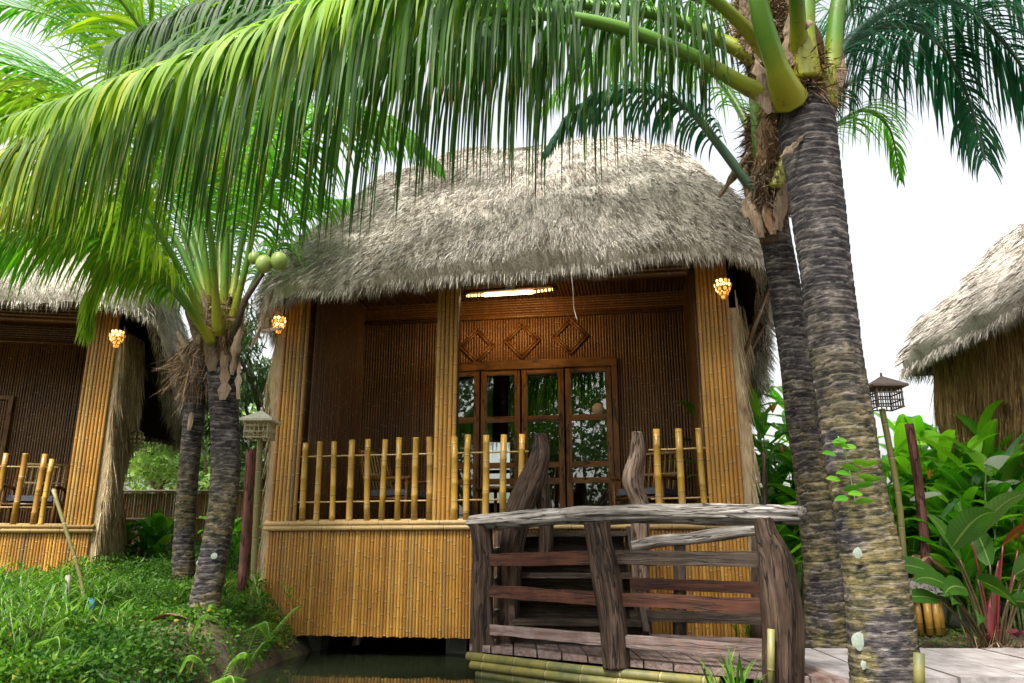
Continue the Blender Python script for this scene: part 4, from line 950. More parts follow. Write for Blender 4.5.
# porch tube light
c0, c1 = hw(*hl(484, 295, .75)), hw(*hl(533, 292, .75))
a0, a1 = hw(*hl(464, 296, .75)), hw(*hl(555, 289, .75))
root = empty('tube_lamp', c0, 'long warm tube lamp in a bamboo holder under the porch ceiling', 'lamp')
mb = MB(); mb.tube([c0, c1], .022, 10); mb.build('tube', M['tube'], root)
mb = MB()
for (p, q) in ((a0, c0), (c1, a1)):
    for k in range(6): mb.tube([p.lerp(q, (k + .2) / 6), p.lerp(q, (k + .75) / 6)], .017, 8)
mb.build('bead', M['glow_hot'], root)
mb = MB(); up = Vector((0, .0, .045)); mb.tube([a0 + up, a1 + up], .03, 10)
for p in (a0, a1): mb.tube([p + up, p + Vector((0, 0, .35))], .01, 6); mb.tube([p + Vector((-.03, 0, .01)), p + Vector((.03, 0, .01))], .03, 10)
mb.build('holder', M['bamboo_dark'], root)
ld = bpy.data.lights.new('porch_lamp', 'AREA'); ld.shape = 'RECTANGLE'; ld.size = .7; ld.size_y = .06; ld.energy = 4; ld.color = (1, .55, .2)
lo = bpy.data.objects.new('porch_lamp', ld); COL.objects.link(lo); lo.location = (c0 + c1) / 2 + Vector((0, .06, -.02)); lo.rotation_euler = (R_(55), 0, RZ)
# wire
mb = MB(); mb.tube(PP((571, 272, 7.35), (573, 290, 7.4), (574, 308, 7.5), (577, 320, 7.5)), .004, 5, sub=4); tag(mb.build('hanging_wire', M['wire']), 'thin pale wire dangling from the thatch above the porch', 'wire')

def lantern_post(px, ytop, Y, h_px, w_px, post, roofm, wm, label, pm):
    """lantern centre at pixel (px, ytop)"""
    c = P(px, ytop, Y); k = Y * 1.03 / 778; hw_ = w_px * k / 2; hh = h_px * k
    base = Vector(post[-1]); root = empty('lantern_post', (base.x, base.y, base.z), label, 'lantern', 'house-shaped lanterns on posts')
    mb = MB(); mb.tube(post, .030, 10, nz=.03, sub=3); mb.build('post', M[pm], root)
    mb = MB(); n = 5; rt = .008
    for sx in (-1, 1):
        for sy in (-1, 1): mb.tube([c + Vector((sx * hw_, sy * hw_, -hh / 2)), c + Vector((sx * hw_, sy * hw_, hh / 2))], rt * 1.4, 6)
    for i in range(1, n):
        u = -hw_ + 2 * hw_ * i / n
        for sg in (-1, 1):
            mb.tube([c + Vector((u, sg * hw_, -hh / 2)), c + Vector((u, sg * hw_, hh / 2))], rt * .8, 5); mb.tube([c + Vector((sg * hw_, u, -hh / 2)), c + Vector((sg * hw_, u, hh / 2))], rt * .8, 5)
    for z in (-.5, -.17, .17, .5):
        for sg in (-1, 1):
            mb.tube([c + Vector((-hw_ * 1.1, sg * hw_ * 1.02, hh * z)), c + Vector((hw_ * 1.1, sg * hw_ * 1.02, hh * z))], rt, 5); mb.tube([c + Vector((sg * hw_ * 1.02, -hw_ * 1.1, hh * z)), c + Vector((sg * hw_ * 1.02, hw_ * 1.1, hh * z))], rt, 5)
    mb.build('cage', M[wm], root)
    mb = MB(); e = hw_ * 1.45; z0 = hh / 2 + .005; ap = c + Vector((0, 0, z0 + hw_ * .95)); cs = [mb.v(c + Vector((sx * e, sy * e, z0)), .5, 0) for sx, sy in ((-1, -1), (1, -1), (1, 1), (-1, 1))]
    cl = [mb.v(c + Vector((sx * e, sy * e, z0 - .02)), .5, 0) for sx, sy in ((-1, -1), (1, -1), (1, 1), (-1, 1))]; t = mb.v(ap, .5, 1)
    for i in range(4): mb.f(cs[i], cs[(i + 1) % 4], t); mb.f(cl[i], cl[(i + 1) % 4], cs[(i + 1) % 4], cs[i])
    mb.f(cl[3], cl[2], cl[1], cl[0]); mb.build('lantern_roof', M[roofm], root, smooth_=False)
    mb = MB(); mb.tube([ap - Vector((0, 0, .01)), ap + Vector((0, 0, .03))], .012, 6); mb.build('finial', M[roofm], root)
lantern_post(260, 430, 7.9, 17, 22, [P(260, 440, 7.9), P(257, 500, 7.9), P(254, 560, 7.9), P(253, 603, 7.9)], 'lamproof', 'lampwood', 'house-shaped lantern with pale roof on a bamboo post, beside the central hut', 'bamboo_green')
lantern_post(884, 398, 7.6, 21, 24, [P(882, 409, 7.6), P(890, 450, 7.6), P(900, 510, 7.6), P(906, 600, 7.6), P(907, 625, 7.6)], 'lampdark', 'lampdark', 'dark house-shaped lantern on a leaning post, right of the largest palm', 'bamboo_green')
# hanging unlit lantern at the left hut
c = P(137, 440, 10.6); root = empty('hanging_lantern', c, 'small dark beaded lantern hanging under the left hut roof corner', 'lantern')
mb = MB(); mb.tube([c + Vector((0, 0, .1)), P(137, 415, 10.6)], .006, 5); mb.build('cord', M['wire'], root)
mb = MB()
for z, rr in ((.08, .06), (.03, .085), (-.03, .08), (-.08, .05), (-.12, .03)):
    for i in range(8):
        a = 2 * math.pi * i / 8; q = c + Vector((math.cos(a) * rr, math.sin(a) * rr, z)); mb.tube([q - Vector((0, 0, .02)), q + Vector((0, 0, .02))], .02, 6)
mb.build('shade', M['lampwood'], root)
mb = MB(); mb.tube([c + Vector((0, 0, .09)), c + Vector((0, 0, .14))], [.09, .02], 10); mb.build('cap', M['lampdark'], root)

# small bamboo lamp house on the ground at the right
c = P(924, 628, 7.9); root = empty('bamboo_garden_lamp', c, 'low bamboo garden lamp with a tiny pitched roof, beside the walkway', 'garden lamp')
Z_ = lambda py: (P(924, py, 7.9) - P(924, 628, 7.9)).z
mb = MB()
for i in range(11):
    a = 2 * math.pi * i / 11; mb.tube([c + Vector((math.cos(a) * .15, math.sin(a) * .15, -.05)), c + Vector((math.cos(a) * .15, math.sin(a) * .15, Z_(600)))], .036, 8)
mb.build('body', M['bamboo_yel'], root)
mb = MB(); i0 = [mb.v(c + Vector(p), .3, 0) for p in ((-.28, -.2, Z_(598)), (.16, -.2, Z_(594)), (.0, -.14, Z_(578)), (-.22, .0, Z_(578)), (-.28, .2, Z_(598)), (.16, .2, Z_(594)))]
mb.f(i0[0], i0[1], i0[2], i0[3]); mb.f(i0[4], i0[3], i0[2], i0[5]); mb.f(i0[0], i0[3], i0[4]); mb.f(i0[1], i0[5], i0[2]); mb.build('lower_roof', M['log_grey'], root, smooth_=False)
mb = MB()
for i in range(6): a = 2 * math.pi * i / 6; mb.tube([c + Vector((.05 + math.cos(a) * .07, math.sin(a) * .07, Z_(598))), c + Vector((.05 + math.cos(a) * .07, math.sin(a) * .07, Z_(570)))], .028, 7)
mb.build('neck', M['bamboo_yel'], root)
mb = MB()
for sg in (-1, 1):
    for i in range(7):
        y = -.13 + .26 * i / 6; mb.tube([c + Vector((.06, y, Z_(556))), c + Vector((.06 + sg * .18, y, Z_(572)))], .018, 6)
mb.build('upper_roof', M['bamboo_pale'], root)

# poles
def pole(pts, rad, mat, label, name='wooden_pole', cat='pole', nz=.04):
    pts = [Vector(p) for p in pts]; mb = MB(); mb.tube(pts, rad, 12, nz=nz, sub=3); return tag(mb.build(name, M[mat], None, org=pts[-1]), label, cat)
def place(o, p): o.location = p; return o
def pole2(*a, **k): o = pole(*a, **k); o.location = a[0][-1]; return o
pole2([P(251, 450, 8.1), P(247, 520, 8.1), P(243, 590, 8.1)], [.052, .052, .055], 'redpole', 'thick reddish brown wooden pole beside the pale-roofed lantern post')
pole2([P(909, 424, 7.8), P(918, 480, 7.8), P(928, 580, 7.8), P(929, 625, 7.8)], [.042, .045, .05, .05], 'redpole', 'dark red-brown wooden pole leaning among the broad leaves at right')
pole2([P(764, 452, 7.6), P(765, 520, 7.6), P(765, 640, 7.6)], [.02, .022, .024], 'log_brown', 'thin grey stick standing behind the bridge rail near the second palm')
pole2([P(53, 489, 7.4), P(66, 530, 7.4), P(80, 575, 7.4), P(84, 600, 7.4)], [.016, .017, .018, .018], 'bamboo_green', 'thin leaning bamboo cane in front of the left hut')
pole2([P(68, 575, 7.0), P(66, 625, 7.0)], [.02, .02], 'log_grey', 'short grey stick planted in the herbs below the left hut')
o = empty('garden_stake', P(92, 622, 6.8), 'short stake with a blue taped top standing in the herbs', 'stake')
mb = MB(); mb.tube([P(92, 610, 6.8), P(91, 635, 6.8)], .025, 8); mb.build('stake', M['log_brown'], o); mb = MB(); mb.tube([P(92, 598, 6.8), P(92, 611, 6.8)], .022, 8); mb.build('tape', M['blue'], o)

# ------------------------------------------------------------------ chairs
def chair(m4, label, s=1.0):
    root = bpy.data.objects.new('bamboo_armchair', None); COL.objects.link(root); root.matrix_world = m4
    tag(root, label, 'chair', 'bamboo chairs on the porches')
    for sx in (-1, 1):
        mb = MB(); mb.tube([(sx * .3, -.25, 0), (sx * .3, -.27, .62)], .022, 8); mb.build('leg', M['bamboo_red'], root)
        mb = MB(); mb.tube([(sx * .3, .28, 0), (sx * .3, .26, .4), (sx * .3, .42, .98)], .022, 8); mb.build('leg', M['bamboo_red'], root)
        mb = MB(); mb.tube([(sx * .3, -.32, .62), (sx * .3, .35, .62)], .024, 8); mb.build('armrest', M['bamboo_red'], root)
    mb = MB(); poles_wall(mb, (-.3, -.28, .40), (1, 0, 0), (0, 1, 0), (0, 0, 1), .6, .55, .035); mb.box((-.3, -.28, .37), (.3, .27, .40)); mb.build('seat', M['bamboo_dark'], root)
    mb = MB()
    for k in range(9): x = -.26 + .52 * k / 8; mb.tube([(x, .27, .45), (x, .41, .94)], .009, 6)
    for (y, z) in ((.28, .46), (.35, .70), (.42, .96)): mb.tube([(-.31, y, z), (.31, y, z)], .018, 8)
    mb.build('backrest', M['bamboo_pale'], root)
    mb = MB(); mb.box((-.26, -.24, .43), (.26, .24, .5)); mb.build('cushion', M['fabric'], root, smooth_=False)
    return root
def onh(mx, x, y, z, r): return mx @ Matrix.Translation((x, y, z)) @ Matrix.Rotation(R_(r), 4, 'Z')
chair(onh(hm, 1.15, 1.0, 1.22, 75), 'bamboo armchair behind the left balusters of the central hut')
chair(onh(hm, 4.05, 1.25, 1.22, -25), 'bamboo armchair behind the three right balusters of the central hut')
chair(onh(hm2, 3.6, .8, 1.22, 10), 'bamboo armchair on the porch of the left hut')
root = empty('bamboo_side_table', hw(2.35, .95, 1.22), 'low bamboo side table on the central porch behind the middle balusters', 'table')
mb = MB(); mb.tube([hw(2.35, .95, 1.70), hw(2.35, .95, 1.74)], .28, 24); mb.build('tabletop', M['bamboo_dark'], root)
for k in range(4): a = k * math.pi / 2 + .4; mb = MB(); mb.tube([hw(2.35 + math.cos(a) * .2, .95 + math.sin(a) * .2, 1.22), hw(2.35 + math.cos(a) * .2, .95 + math.sin(a) * .2, 1.70)], .02, 8); mb.build('leg', M['bamboo_dark'], root)

# ------------------------------------------------------------------ fence at the back left
FY = 14.0
fr_ = empty('bamboo_fence', P(112, 545, FY), 'long woven bamboo fence between the left and central huts', 'fence')
xa, xb = P(60, 545, FY).x, P(330, 545, FY).x; zt_, zb_ = P(180, 492, FY).z, P(180, 547, FY).z
mb = MB(); poles_wall(mb, (xa, FY, zb_ - .02), (1, 0, 0), (0, 0, 1), (0, -1, 0), xb - xa, zt_ - zb_, .05, seg=4); mb.build('panel', M['bamboo_fence'], fr_)
for z in (zb_ + .04, (zb_ + zt_) / 2, zt_ + .01): mb = MB(); mb.tube([(xa, FY - .04, z), (xb, FY - .04, z)], .025, 8); mb.build('rail', M['bamboo_pale'], fr_)
for k in range(5): x = xa + .3 + k * (xb - xa - .6) / 4; mb = MB(); mb.tube([(x, FY + .05, zb_ - .3), (x, FY + .05, zt_ + (.12 if k == 3 else 0))], .04, 8); mb.build('post', M['bamboo_dark'], fr_)
mb = MB(); mb.box((xa, FY - .25, .7), (xb, FY - .12, zb_ - .03)); o = mb.build('low_wall', plain('terracotta_edging', (.22, .12, .08), .9), None, smooth_=False); tag(o, 'low brown retaining wall at the foot of the fence', 'wall')

# ------------------------------------------------------------------ trees
def tree(base, h, rad, n, size, mat, label, hang=0.0, clumps=26, sq=.8, group='trees beyond the huts', aspect=.45, trunk_r=.16, spread=.0):
    base = Vector(base); root = empty('leafy_tree', base, label, 'tree', group)
    mb = MB(); top = base + Vector((0, 0, h)); mb.tube([base - Vector((0, 0, .2)), base + Vector((.1, .05, h * .4)), top + Vector((0, 0, -rad * .6))], [trunk_r, trunk_r * .75, trunk_r * .3], 9, sub=3, nz=.06)
    cs = []
    for k in range(clumps):
        v = rng.normal(size=3); v /= np.linalg.norm(v); q = rng.uniform(.35, 1.0) ** .6
        cs.append(np.array([top.x + v[0] * rad * q, top.y + v[1] * rad * q, top.z + v[2] * rad * sq * q]))
    for c_ in cs[:10]: mb.tube([base + Vector((0, 0, h * .45)), Vector(c_) * .5 + (base + Vector((0, 0, h * .6))) * .5, Vector(c_)], [trunk_r * .4, trunk_r * .25, .02], 6, sub=3)
    mb.build('trunk', M['twig'], root)
    mb = MB(); per = n // clumps
    for c_ in cs:
        r = rad * rng.uniform(.25, .45); v = rng.normal(size=(per, 3)); v /= np.linalg.norm(v, axis=1, keepdims=True); v *= (rng.random(per) ** .4)[:, None] * r; v[:, 2] *= .75
        tone = rng.uniform(.15, .75); leafcloud(mb, v + c_, rng.uniform(.6, 1.3, per) * size, aspect, hang=hang, rn=np.clip(rng.normal(tone, .18, per), 0, 1))
    mb.build('crown', M[mat], root); return root
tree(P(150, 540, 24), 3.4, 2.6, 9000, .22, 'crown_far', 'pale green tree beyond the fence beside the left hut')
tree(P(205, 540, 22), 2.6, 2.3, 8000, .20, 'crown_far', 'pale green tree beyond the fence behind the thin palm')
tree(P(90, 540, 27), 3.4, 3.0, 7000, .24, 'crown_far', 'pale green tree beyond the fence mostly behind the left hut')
tree(P(265, 545, 12.6), 3.0, 1.3, 9000, .17, 'crown_dark', 'dark drooping-leaved tree between the palm and the central hut', hang=2.2, sq=1.35, aspect=.2)
tree(P(262, 545, 15), 2.2, 1.4, 5000, .15, 'crown_dark', 'dark bushy tree beyond the fence just left of the central hut', sq=1.2)
# trees behind the viewer, mirrored in the door glass
for (x, y, h, r) in ((-3, -7, 4.2, 3.0), (2.2, -8.5, 4.6, 3.2), (6.5, -6, 4.0, 2.8), (-8, -9, 5, 3.4)):
    tree((x, y, .1), h, r, 6000, .26, 'crown_dark', {-3: 'leafy tree behind the viewer left, mirrored in the door glass', 2.2: 'leafy tree behind the viewer, mirrored in the right door panes', 6.5: 'leafy tree far behind the viewer on the right', -8: 'leafy tree far behind the viewer on the left'}[x], group='trees mirrored in the glass', clumps=30)

# ------------------------------------------------------------------ broad-leaved plants
def bleaf(mb, p, d, L, Wd, g=.25, r=None, n=8, cup=.25, side=None):
    p = Vector(p); d = Vector(d).normalized(); r = random.random() if r is None else r
    s = d.cross(Vector((0, 0, 1))); s = s.normalized() if s.length > .1 else Vector((1, 0, 0))
    if side is not None: s = (s + Vector(side)).normalized()
    i0 = len(mb.V); wv = random.uniform(0, 6)
    for k in range(n + 1):
        t = k / n; s2 = (s - d * s.dot(d)).normalized(); nn = s2.cross(d)
        ww = Wd * .5 * (math.sin(math.pi * min(1, t * .94 + .03) ** .75) ** .8 if t < 1 else 0.01)
        for q in (-1, -.5, 0, .5, 1): mb.v(p + s2 * ww * q + nn * (abs(q) * cup * ww + .06 * ww * math.sin(t * 14 + wv) * abs(q)), r, t, (abs(q), 0))
        p = p + d * (L / n); d = (d + Vector((0, 0, -g * t))).normalized()
    for k in range(n):
        for q in range(4): a = i0 + k * 5 + q; mb.f(a, a + 1, a + 6, a + 5)
def ginger(base, n, H, label, mat='broad', L=.55, Wd=.13, spread=.35, group='broad-leaved plants', leaves=8, tones=(.1, .95), pale=0, flowers=0, lean=(0, 0)):
    base = Vector(base); root = empty('broad_leaved_plant', base, label, 'plant', group); st_ = MB(); lf = MB()
    for k in range(n):
        a = random.uniform(0, 6.28); rr = spread * math.sqrt(random.random()); h = H * random.uniform(.65, 1.1)
        b = base + Vector((math.cos(a) * rr * .5, math.sin(a) * rr * .5, -.05)); out = Vector((math.cos(a) * rr * .9 + lean[0], math.sin(a) * rr * .9 + lean[1], 0)); t = b + out + Vector((0, 0, h))
        st_.tube([b, b.lerp(t, .5) + Vector((0, 0, .1)), t], [.014, .012, .006], 6, sub=3)
        for j in range(leaves):
            u = .3 + .7 * j / (leaves - 1); p = b.lerp(t, u); aa = a + (math.pi if j % 2 else 0) + random.uniform(-.6, .6) + k
            d = Vector((math.cos(aa), math.sin(aa), random.uniform(.5, 1.3))); bleaf(lf, p, d, L * random.uniform(.7, 1.15), Wd * random.uniform(.8, 1.2), g=random.uniform(.25, .5), r=random.uniform(*tones))
    st_.build('stem', M['cane'], root); lf.build('foliage', M[mat], root)
    if flowers:
        fl = MB()
        for k in range(flowers):
            c_ = base + Vector((random.uniform(-spread, spread), random.uniform(-.5, -.1), H * random.uniform(.5, 1.0)))
            fl = MB()
            for j in range(4): bleaf(fl, c_, (random.uniform(-.6, .6), random.uniform(-.6, .2), 1), .13, .035, 0, n=4)
            fl.build('flower', M['flower'], root)
    return root
gz = lambda x, y: gh(x, y)
def gp(px, Y): p = P(px, 600, Y); return Vector((p.x, Y, gh(p.x, Y)))
ginger(gp(778, 9.2), 18, 2.25, 'tall green ginger clump between the central hut and the second palm', L=.75, Wd=.15, spread=.5, flowers=4, leaves=9)
ginger(gp(762, 8.6), 6, .9, 'low green ginger clump behind the bridge beside the hut wall', L=.55, Wd=.11, spread=.3)
ginger(gp(810, 10.2), 10, 2.2, 'green ginger clump seen past the second palm trunk', L=.7, Wd=.15, spread=.4)
ginger(gp(905, 9.4), 12, 1.6, 'green broad-leaved clump right behind the dark lantern post', L=.65, Wd=.16, spread=.45)
ginger(gp(955, 9.0), 18, 1.5, 'dense green broad-leaved clump under the thatched side wall', L=.72, Wd=.17, spread=.5, flowers=2)
ginger(gp(1010, 8.6), 18, 1.5, 'dense green broad-leaved clump at the far right edge', L=.7, Wd=.16, spread=.5)
ginger(gp(965, 7.95), 9, 1.15, 'front row of pointed glossy leaves behind the red-stemmed plant', L=.5, Wd=.13, spread=.35, tones=(.2, .8))
ginger(gp(1015, 7.9), 10, 1.2, 'pointed glossy leaves behind the red-stemmed plant at the right edge', L=.5, Wd=.13, spread=.35, tones=(.2, .9))
ginger(gp(1060, 8.2), 9, 1.6, 'green broad-leaved clump cut by the right edge of the picture', L=.7, Wd=.16, spread=.45)
ginger(gp(985, 9.8), 14, 1.85, 'taller bright broad-leaved clump against the right hut wall', L=.8, Wd=.18, spread=.6, tones=(.5, 1))
ginger(gp(930, 8.3), 7, .8, 'low dark-leaved clump behind the garden lamp', L=.45, Wd=.12, spread=.35, mat='broad_deep')
ginger(gp(870, 9.3), 6, 1.2, 'green clump hidden behind the largest palm trunk', L=.6, Wd=.14, spread=.3)
# glossy leaves among them, reflected sky painted in as white
def pale_leaf(px, py, Y, L, Wd, d, label):
    p = P(px, py, Y); mb = MB(); bleaf(mb, p, d, L, Wd, .1, .8, cup=.05); o = mb.build('pale_leaf', M['broad_sheen'], None, org=p); o.location = p; return tag(o, label, 'leaf', 'pale leaves with painted sky sheen')
pl = empty('sheen_leaf_plant', gp(985, 7.9), 'plant with glossy leaves whitened by painted sky sheen standing above the green clumps at right', 'plant')
mb = MB()
for (px, py, L, Wd, d) in ((984, 466, .34, .16, (1, -.1, .25)), (985, 486, .26, .14, (1, -.2, -.1)), (910, 500, .34, .07, (1, -.1, .3)), (1003, 484, .18, .06, (1, -.1, .2))):
    bleaf(mb, P(px, py, 8.0), d, L, Wd, .15, random.random(), cup=.05, side=(0, -.2, 2.5))
mb.build('foliage', M['broad_sheen'], pl)
for (px, py) in ((986, 458), (985, 482), (915, 495), (1003, 484)): mb = MB(); mb.tube([P(px, py, 8.0), (P(px, py, 8.0) + gp(985, 7.9)) / 2 + Vector((0, 0, .15)), gp(985, 7.9)], .007, 5, sub=3); mb.build('stem', M['cane'], pl)
# the big red-stemmed plant near the walkway
cb = P(993, 640, 7.25); cb.z = gh(cb.x, cb.y)
rp = empty('red_stemmed_plant', cb, 'low plant with large paddle leaves and dark red stems beside the walkway', 'plant')
for (sx, sy, tx, ty, L, Wd, r_, dr) in ((985, 625, 952, 548, .38, .24, .5, (.1, -.3, .3)), (988, 625, 972, 540, .42, .20, .8, (.3, -.3, .5)), (990, 625, 1003, 545, .36, .18, 1.0, (.7, -.1, .5)), (980, 628, 935, 572, .40, .15, .4, (-1, -.2, .25)),
                               (985, 628, 978, 580, .30, .22, .3, (.2, -1, -.3)), (995, 628, 1015, 575, .34, .22, .5, (.6, -.5, .5)), (975, 630, 940, 600, .30, .13, .4, (-1, -.3, .2)), (995, 628, 1030, 560, .4, .2, .6, (.6, -.3, .5)),
                               (998, 628, 1025, 590, .36, .2, .3, (.8, -.7, .1)), (985, 630, 955, 600, .28, .15, .2, (-.5, -.8, .2)), (990, 630, 990, 565, .30, .17, .6, (0, .3, .8)), (985, 630, 965, 588, .30, .18, .45, (-.6, -.5, .1)), (992, 630, 1008, 600, .28, .17, .35, (.8, -.5, -.1)), (982, 630, 948, 585, .26, .16, .5, (-.8, -.3, .3)), (995, 630, 1018, 550, .3, .17, .9, (.3, 0, .8)), (990, 630, 975, 610, .24, .15, .3, (-.4, -.8, 0)), (988, 628, 960, 560, .3, .16, .7, (-.3, 0, .7))):
    mb = MB(); p0 = Vector((cb.x + (sx - 988) * .008, cb.y, cb.z)); p1_ = P(tx, ty, 7.1); mb.tube([p0, p0.lerp(p1_, .5) + Vector((0, 0, .05)), p1_], [.014, .011, .008], 7, sub=3); mb.build('stem', M['cane_red'] if r_ > .7 else M['cane_brown'], rp)
    mb = MB(); bleaf(mb, p1_, dr, L * 1.55, Wd * 1.05, .3, r_, cup=.2, side=(0, -.3, random.uniform(1.0, 2.5))); mb.build('leaf', M['broad_deep'], rp)
mb = MB(); mb.tube([P(990, 640, 7.2), P(991, 615, 7.2), P(995, 590, 7.2), P(999, 560, 7.2)], [.03, .045, .035, .01], 10, sub=3, flat=.5); mb.build('red_bract', M['cane_red'], rp)
strands_mb = MB(); n = 300; base = np.array(cb) + rng.normal(0, .12, (n, 3)) * np.array([1, 1, .3]); d = rng.normal(0, 1, (n, 3)); d[:, 2] = np.abs(d[:, 2]) * .8; d /= np.linalg.norm(d, axis=1, keepdims=True)
strands(strands_mb, base, d, rng.uniform(.08, .25, n), rng.uniform(.006, .012, n), rng.random(n)); strands_mb.build('dry_litter', M['fibre'], rp)
# purple plant
p = P(1018, 640, 7.0); root = empty('purple_plant', p, 'small crimson-leaved plant at the right end of the walkway edge', 'plant'); mb = MB()
for k in range(12): a = random.uniform(0, 6.28); bleaf(mb, p + Vector((0, 0, .02)), (math.cos(a), math.sin(a), .6), .18, .045, .3)
mb.build('foliage', M['purple'], root)
# ginger behind palms left
ginger(gp(150, 11.2), 6, .55, 'low broad-leaved plant by the fence foot beside the thin palm', L=.45, Wd=.14, spread=.4)
ginger(gp(195, 12.2), 5, .5, 'low broad-leaved plant between the two left palm trunks', L=.4, Wd=.12, spread=.4)
ginger(gp(236, 10.6), 6, .6, 'low broad-leaved plant behind the reddish brown pole', L=.45, Wd=.12, spread=.3)
p = gp(118, 11); root = empty('purple_plant', p, 'dark purple-leaved plant at the foot of the left hut thatch wall', 'plant'); mb = MB()
for k in range(60): a = random.uniform(0, 6.28); q = random.random(); bleaf(mb, p + Vector((random.gauss(0, .25), random.gauss(0, .2), .05 + .25 * q)), (math.cos(a), math.sin(a), .5), .2, .05, .3)
mb.build('foliage', M['purple'], root)
# boulder at right
def boulder(c, r, label):
    mb = MB(); n = 14
    for i in range(n + 1):
        for j in range(20):
            a = 2 * math.pi * j / 20; b = math.pi * i / n; v = Vector((math.cos(a) * math.sin(b), math.sin(a) * math.sin(b), math.cos(b))); q = 1 + .3 * mnoise.noise(v * 1.8 + c)
            mb.v(v * r * q * 1.0 * Vector((1, 1, .8)).x if False else Vector((v.x * r * 1.3, v.y * r, v.z * r * .8)) * q, .5, 0)
    for i in range(n):
        for j in range(20): a = i * 20 + j; b = i * 20 + (j + 1) % 20; mb.f(a, a + 20, b + 20, b)
    o = mb.build('boulder', M['stone']); o.location = c; return tag(o, label, 'rock', 'grey boulders behind the garden lamp')
boulder(P(950, 605, 8.4), .33, 'grey boulder behind the red-stemmed plant, left one'); boulder(P(985, 600, 8.8), .36, 'larger grey boulder behind the red-stemmed plant, right one')
# climbing vine on palm 1
root = empty('climbing_vine', P(850, 500, 4.86), 'small green vine leaves climbing the largest palm trunk', 'vine'); mb = MB()
for (px, py) in ((832, 442), (846, 440), (856, 447), (836, 455), (842, 466), (852, 462), (862, 466), (840, 480), (850, 474), (858, 476), (843, 490), (856, 486), (862, 494), (848, 498), (856, 502), (864, 480)):
    a = random.choice((-1, 1)); bleaf(mb, P(px, py, 4.84 - .02 * random.random()), (a, -.3, random.uniform(-.4, .4)), .105, .045, .15, random.uniform(.3, 1), n=5, side=(0, 0, 1.5))
mb.build('foliage', M['broad'], root)
mb = MB(); mb.tube(PP((838, 436, 4.87), (847, 460, 4.86), (851, 480, 4.86), (856, 505, 4.85)), .004, 5, sub=4); mb.build('stem', M['cane'], root)

# ------------------------------------------------------------------ ground cover
def in_land(x, y): return gh(x, y) > .06
def cover(name, n, xr, yr, size, hgt, mat, kind='stuff', lab=None, cat=None, cond=None, flat=.3, aspect=.5):
    mb = MB(); C = []; H = []
    tries = 0
    while len(C) < n and tries < n * 4:
        tries += 1; x = random.uniform(*xr); y = yr[0] + (yr[1] - yr[0]) * random.random() ** 1.4
        if cond and not cond(x, y): continue
        z = gh(x, y)
        if z < .04: continue
        if name == 'ground_cover' and mnoise.noise(Vector((x * 1.7, y * 1.7, 21))) > .32: continue
        hh = hgt * (.35 + 1.3 * max(0, mnoise.noise(Vector((x * 1.3, y * 1.3, 2))) + .35)); C.append((x, y, z + random.random() ** .7 * hh))
    C = np.array(C); n = len(C); tone = np.array([.45 + .5 * mnoise.noise(Vector((c[0] * .9, c[1] * .9, 7))) for c in C])
    leafcloud(mb, C, rng.uniform(.6, 1.4, n) * size, aspect, flat=flat, rn=np.clip(tone + rng.normal(0, .2, n), 0, 1)); o = mb.build(name, M[mat]); return tag(o, lab, cat, kind=kind)
nothut = lambda x, y: not (y > 9.9 and x < -5.5) and not (y > 8.4 and -2.6 < x < 2.6)
cover('ground_cover', 80000, (-6.5, -1.7), (4.6, 10.5), .04, .15, 'herb', cond=lambda x, y: nothut(x, y) and not (-3.5 < x < -2.6 and 6.2 < y < 6.9 and random.random() < .7), lab='low green herbs covering the left bank', cat='ground cover')
cover('grass', 14000, (-6.5, -2.2), (9.5, 14), .07, .22, 'herb', cond=nothut, lab='short green plants in front of the bamboo fence', cat='grass', flat=.0, aspect=.2)
cover('moss_patch', 9000, (2.0, 8), (7.05, 10), .03, .045, 'herb', cond=lambda x, y: mnoise.noise(Vector((x * 1.6, y * 1.6, 0))) > -.1 or x < 3.4, lab='thin moss and litter on the soil behind the walkway', cat='moss')
cover('dry_litter', 5000, (-6.5, -1.9), (5.0, 13), .05, .03, 'fibre', cond=lambda x, y: nothut(x, y) and mnoise.noise(Vector((x * 1.1, y * 1.1, 9))) > .0, lab='brown dry leaves scattered between the herbs on the left bank', cat='leaf litter')
cover('weeds', 9000, (-6.0, -1.8), (4.8, 9.5), .10, .16, 'herb', cond=lambda x, y: nothut(x, y) and mnoise.noise(Vector((x * .8, y * .8, 12))) > -.05, lab='long-leaved grassy weeds among the herbs of the left bank', cat='weeds', flat=.1, aspect=.12)
# taller grassy herbs at the left
def tuft(px, Y, n, h, label, mat='herb', spread=.3, wdt=.02):
    b = gp(px, Y); root = empty('herb_clump', b, label, 'plant', 'leafy herb clumps on the left bank'); lf = MB(); sm = MB()
    for k in range(n):
        a = random.uniform(0, 6.28); p = b + Vector((random.gauss(0, spread), random.gauss(0, spread * .7), 0)); t = p + Vector((math.cos(a) * .1, math.sin(a) * .1, h * random.uniform(.5, 1.1)))
        sm.tube([p, t], [.005, .003], 4)
        for j in range(11):
            u = .25 + .75 * j / 10; q = p.lerp(t, u); aa = j * 2.4 + a; bleaf(lf, q, (math.cos(aa), math.sin(aa), .7), .14 * random.uniform(.7, 1.2), wdt, .3, random.uniform(.2, .93), n=4, cup=.1)
    lf.build('foliage', M[mat], root); sm.build('stem', M['cane'], root); return root
tuft(8, 5.6, 26, .48, 'tall leafy herb clump at the bottom left corner of the picture'); tuft(45, 6.0, 26, .42, 'leafy herb clump in front of the left hut skirt'); tuft(30, 7.0, 24, .34, 'leafy herb clump touching the left hut front wall')
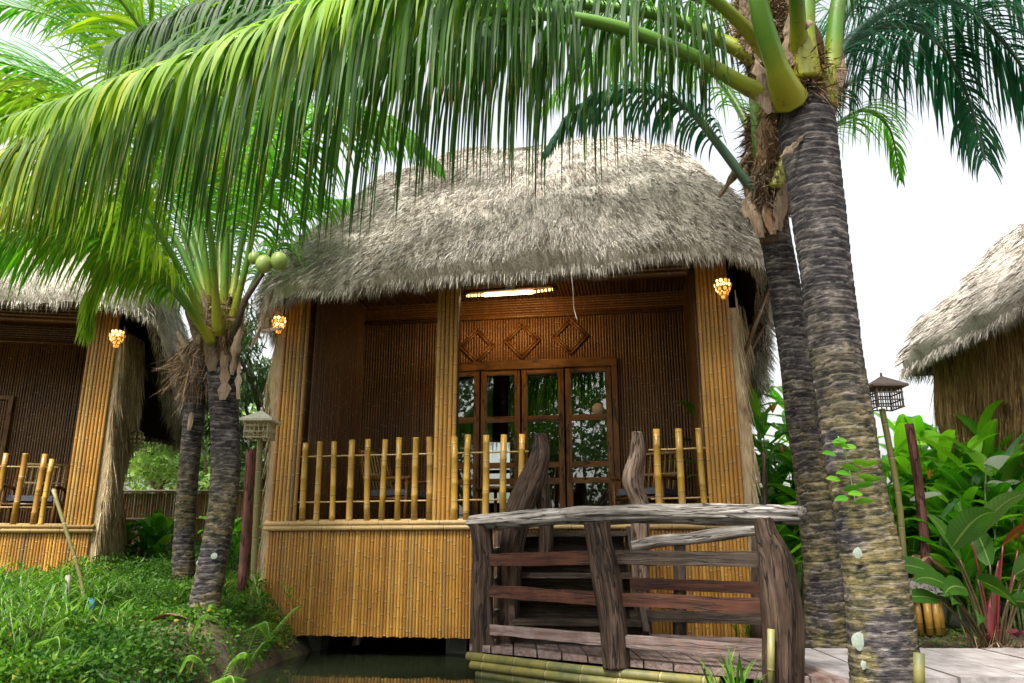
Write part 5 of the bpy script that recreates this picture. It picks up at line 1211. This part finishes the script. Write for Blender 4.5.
tuft(82, 7.6, 12, .42, 'leafy herb clump beside the blue-topped stake', spread=.2); tuft(85, 6.4, 14, .3, 'low herb clump in front of the blue-topped stake', spread=.25)
tuft(235, 7.6, 12, .3, 'low herb clump between the palm and the hut skirt', spread=.25); tuft(-20, 6.4, 24, .5, 'tall leafy herb clump cut by the left picture edge')
def fern(base, fr, label):
    base = Vector(base); root = empty('fern', base, label, 'fern', 'ferns on the pond bank'); lf = MB(); sm = MB()
    for (tip, arch) in fr:
        tip = Vector(tip); pts, _ = smooth([base, base.lerp(tip, .4) + Vector((0, 0, arch)), base.lerp(tip, .8) + Vector((0, 0, arch * .9)), tip], [1] * 4, 7); sm.tube(pts, .004, 4)
        for k in range(3, len(pts)):
            T = (pts[k] - pts[k - 1]).normalized(); Sd = T.cross(Vector((0, 0, 1))).normalized(); L = .11 * math.sin(math.pi * (k / len(pts)) ** .8) + .01
            for sg in (-1, 1):
                for o_ in (0, .5):
                    q = pts[k - 1].lerp(pts[k], o_); bleaf(lf, q, Sd * sg + T * .4 + Vector((0, 0, -.3)), L, .018, .2, random.uniform(.5, .9), n=3)
    lf.build('foliage', M['herb'], root); sm.build('stem', M['cane'], root)
fern(P(240, 680, 6.2), [(P(300, 606, 6.2), .05), (P(190, 640, 6.0), .25), (P(270, 640, 6.0), .2), (P(285, 650, 6.3), .15)], 'fern arching up against the front skirt of the central hut')
fern(P(215, 700, 5.6), [(P(250, 668, 5.6), .15), (P(180, 672, 5.5), .15), (P(235, 690, 5.3), .1)], 'fern at the bottom of the left bank')
fern(P(40, 665, 5.3), [(P(70, 625, 5.3), .1), (P(15, 630, 5.2), .1), (P(60, 650, 5.1), .1)], 'fern among herbs in the bottom left')
def grass_tuft(c, n, h, label):
    c = Vector(c); mb = MB(); base = rng.normal(0, .06, (n, 3)) * np.array([1, 1, 0]); d = rng.normal(0, .5, (n, 3)); d[:, 2] = 1
    for i in range(n): bleaf(mb, base[i], d[i], h * random.uniform(.6, 1.2), .018, .35, random.uniform(.4, .9), n=5)
    o = mb.build('grass_tuft', M['herb']); o.location = c; return tag(o, label, 'grass', 'grass tufts by the footbridge')
grass_tuft(P(750, 640, 7.6), 24, .28, 'bright grass tuft behind the bridge rail under the hut corner'); grass_tuft(P(735, 700, 5.2), 30, .3, 'grass tuft in front of the footbridge edge at the bottom')
# dead leaf lying on the bank
mb = MB(); bleaf(mb, Vector((0, 0, 0)), (1, .2, .15), .28, .12, .2, .5, cup=.6); o = mb.build('fallen_leaf', M['fibre']); p = P(148, 652, 6.4); o.location = Vector((p.x, p.y, gh(p.x, p.y) + .12)); tag(o, 'curled brown dead leaf lying on the green herbs', 'leaf')
for ob in bpy.data.objects:
    if '_w' in ob: del ob['_w']
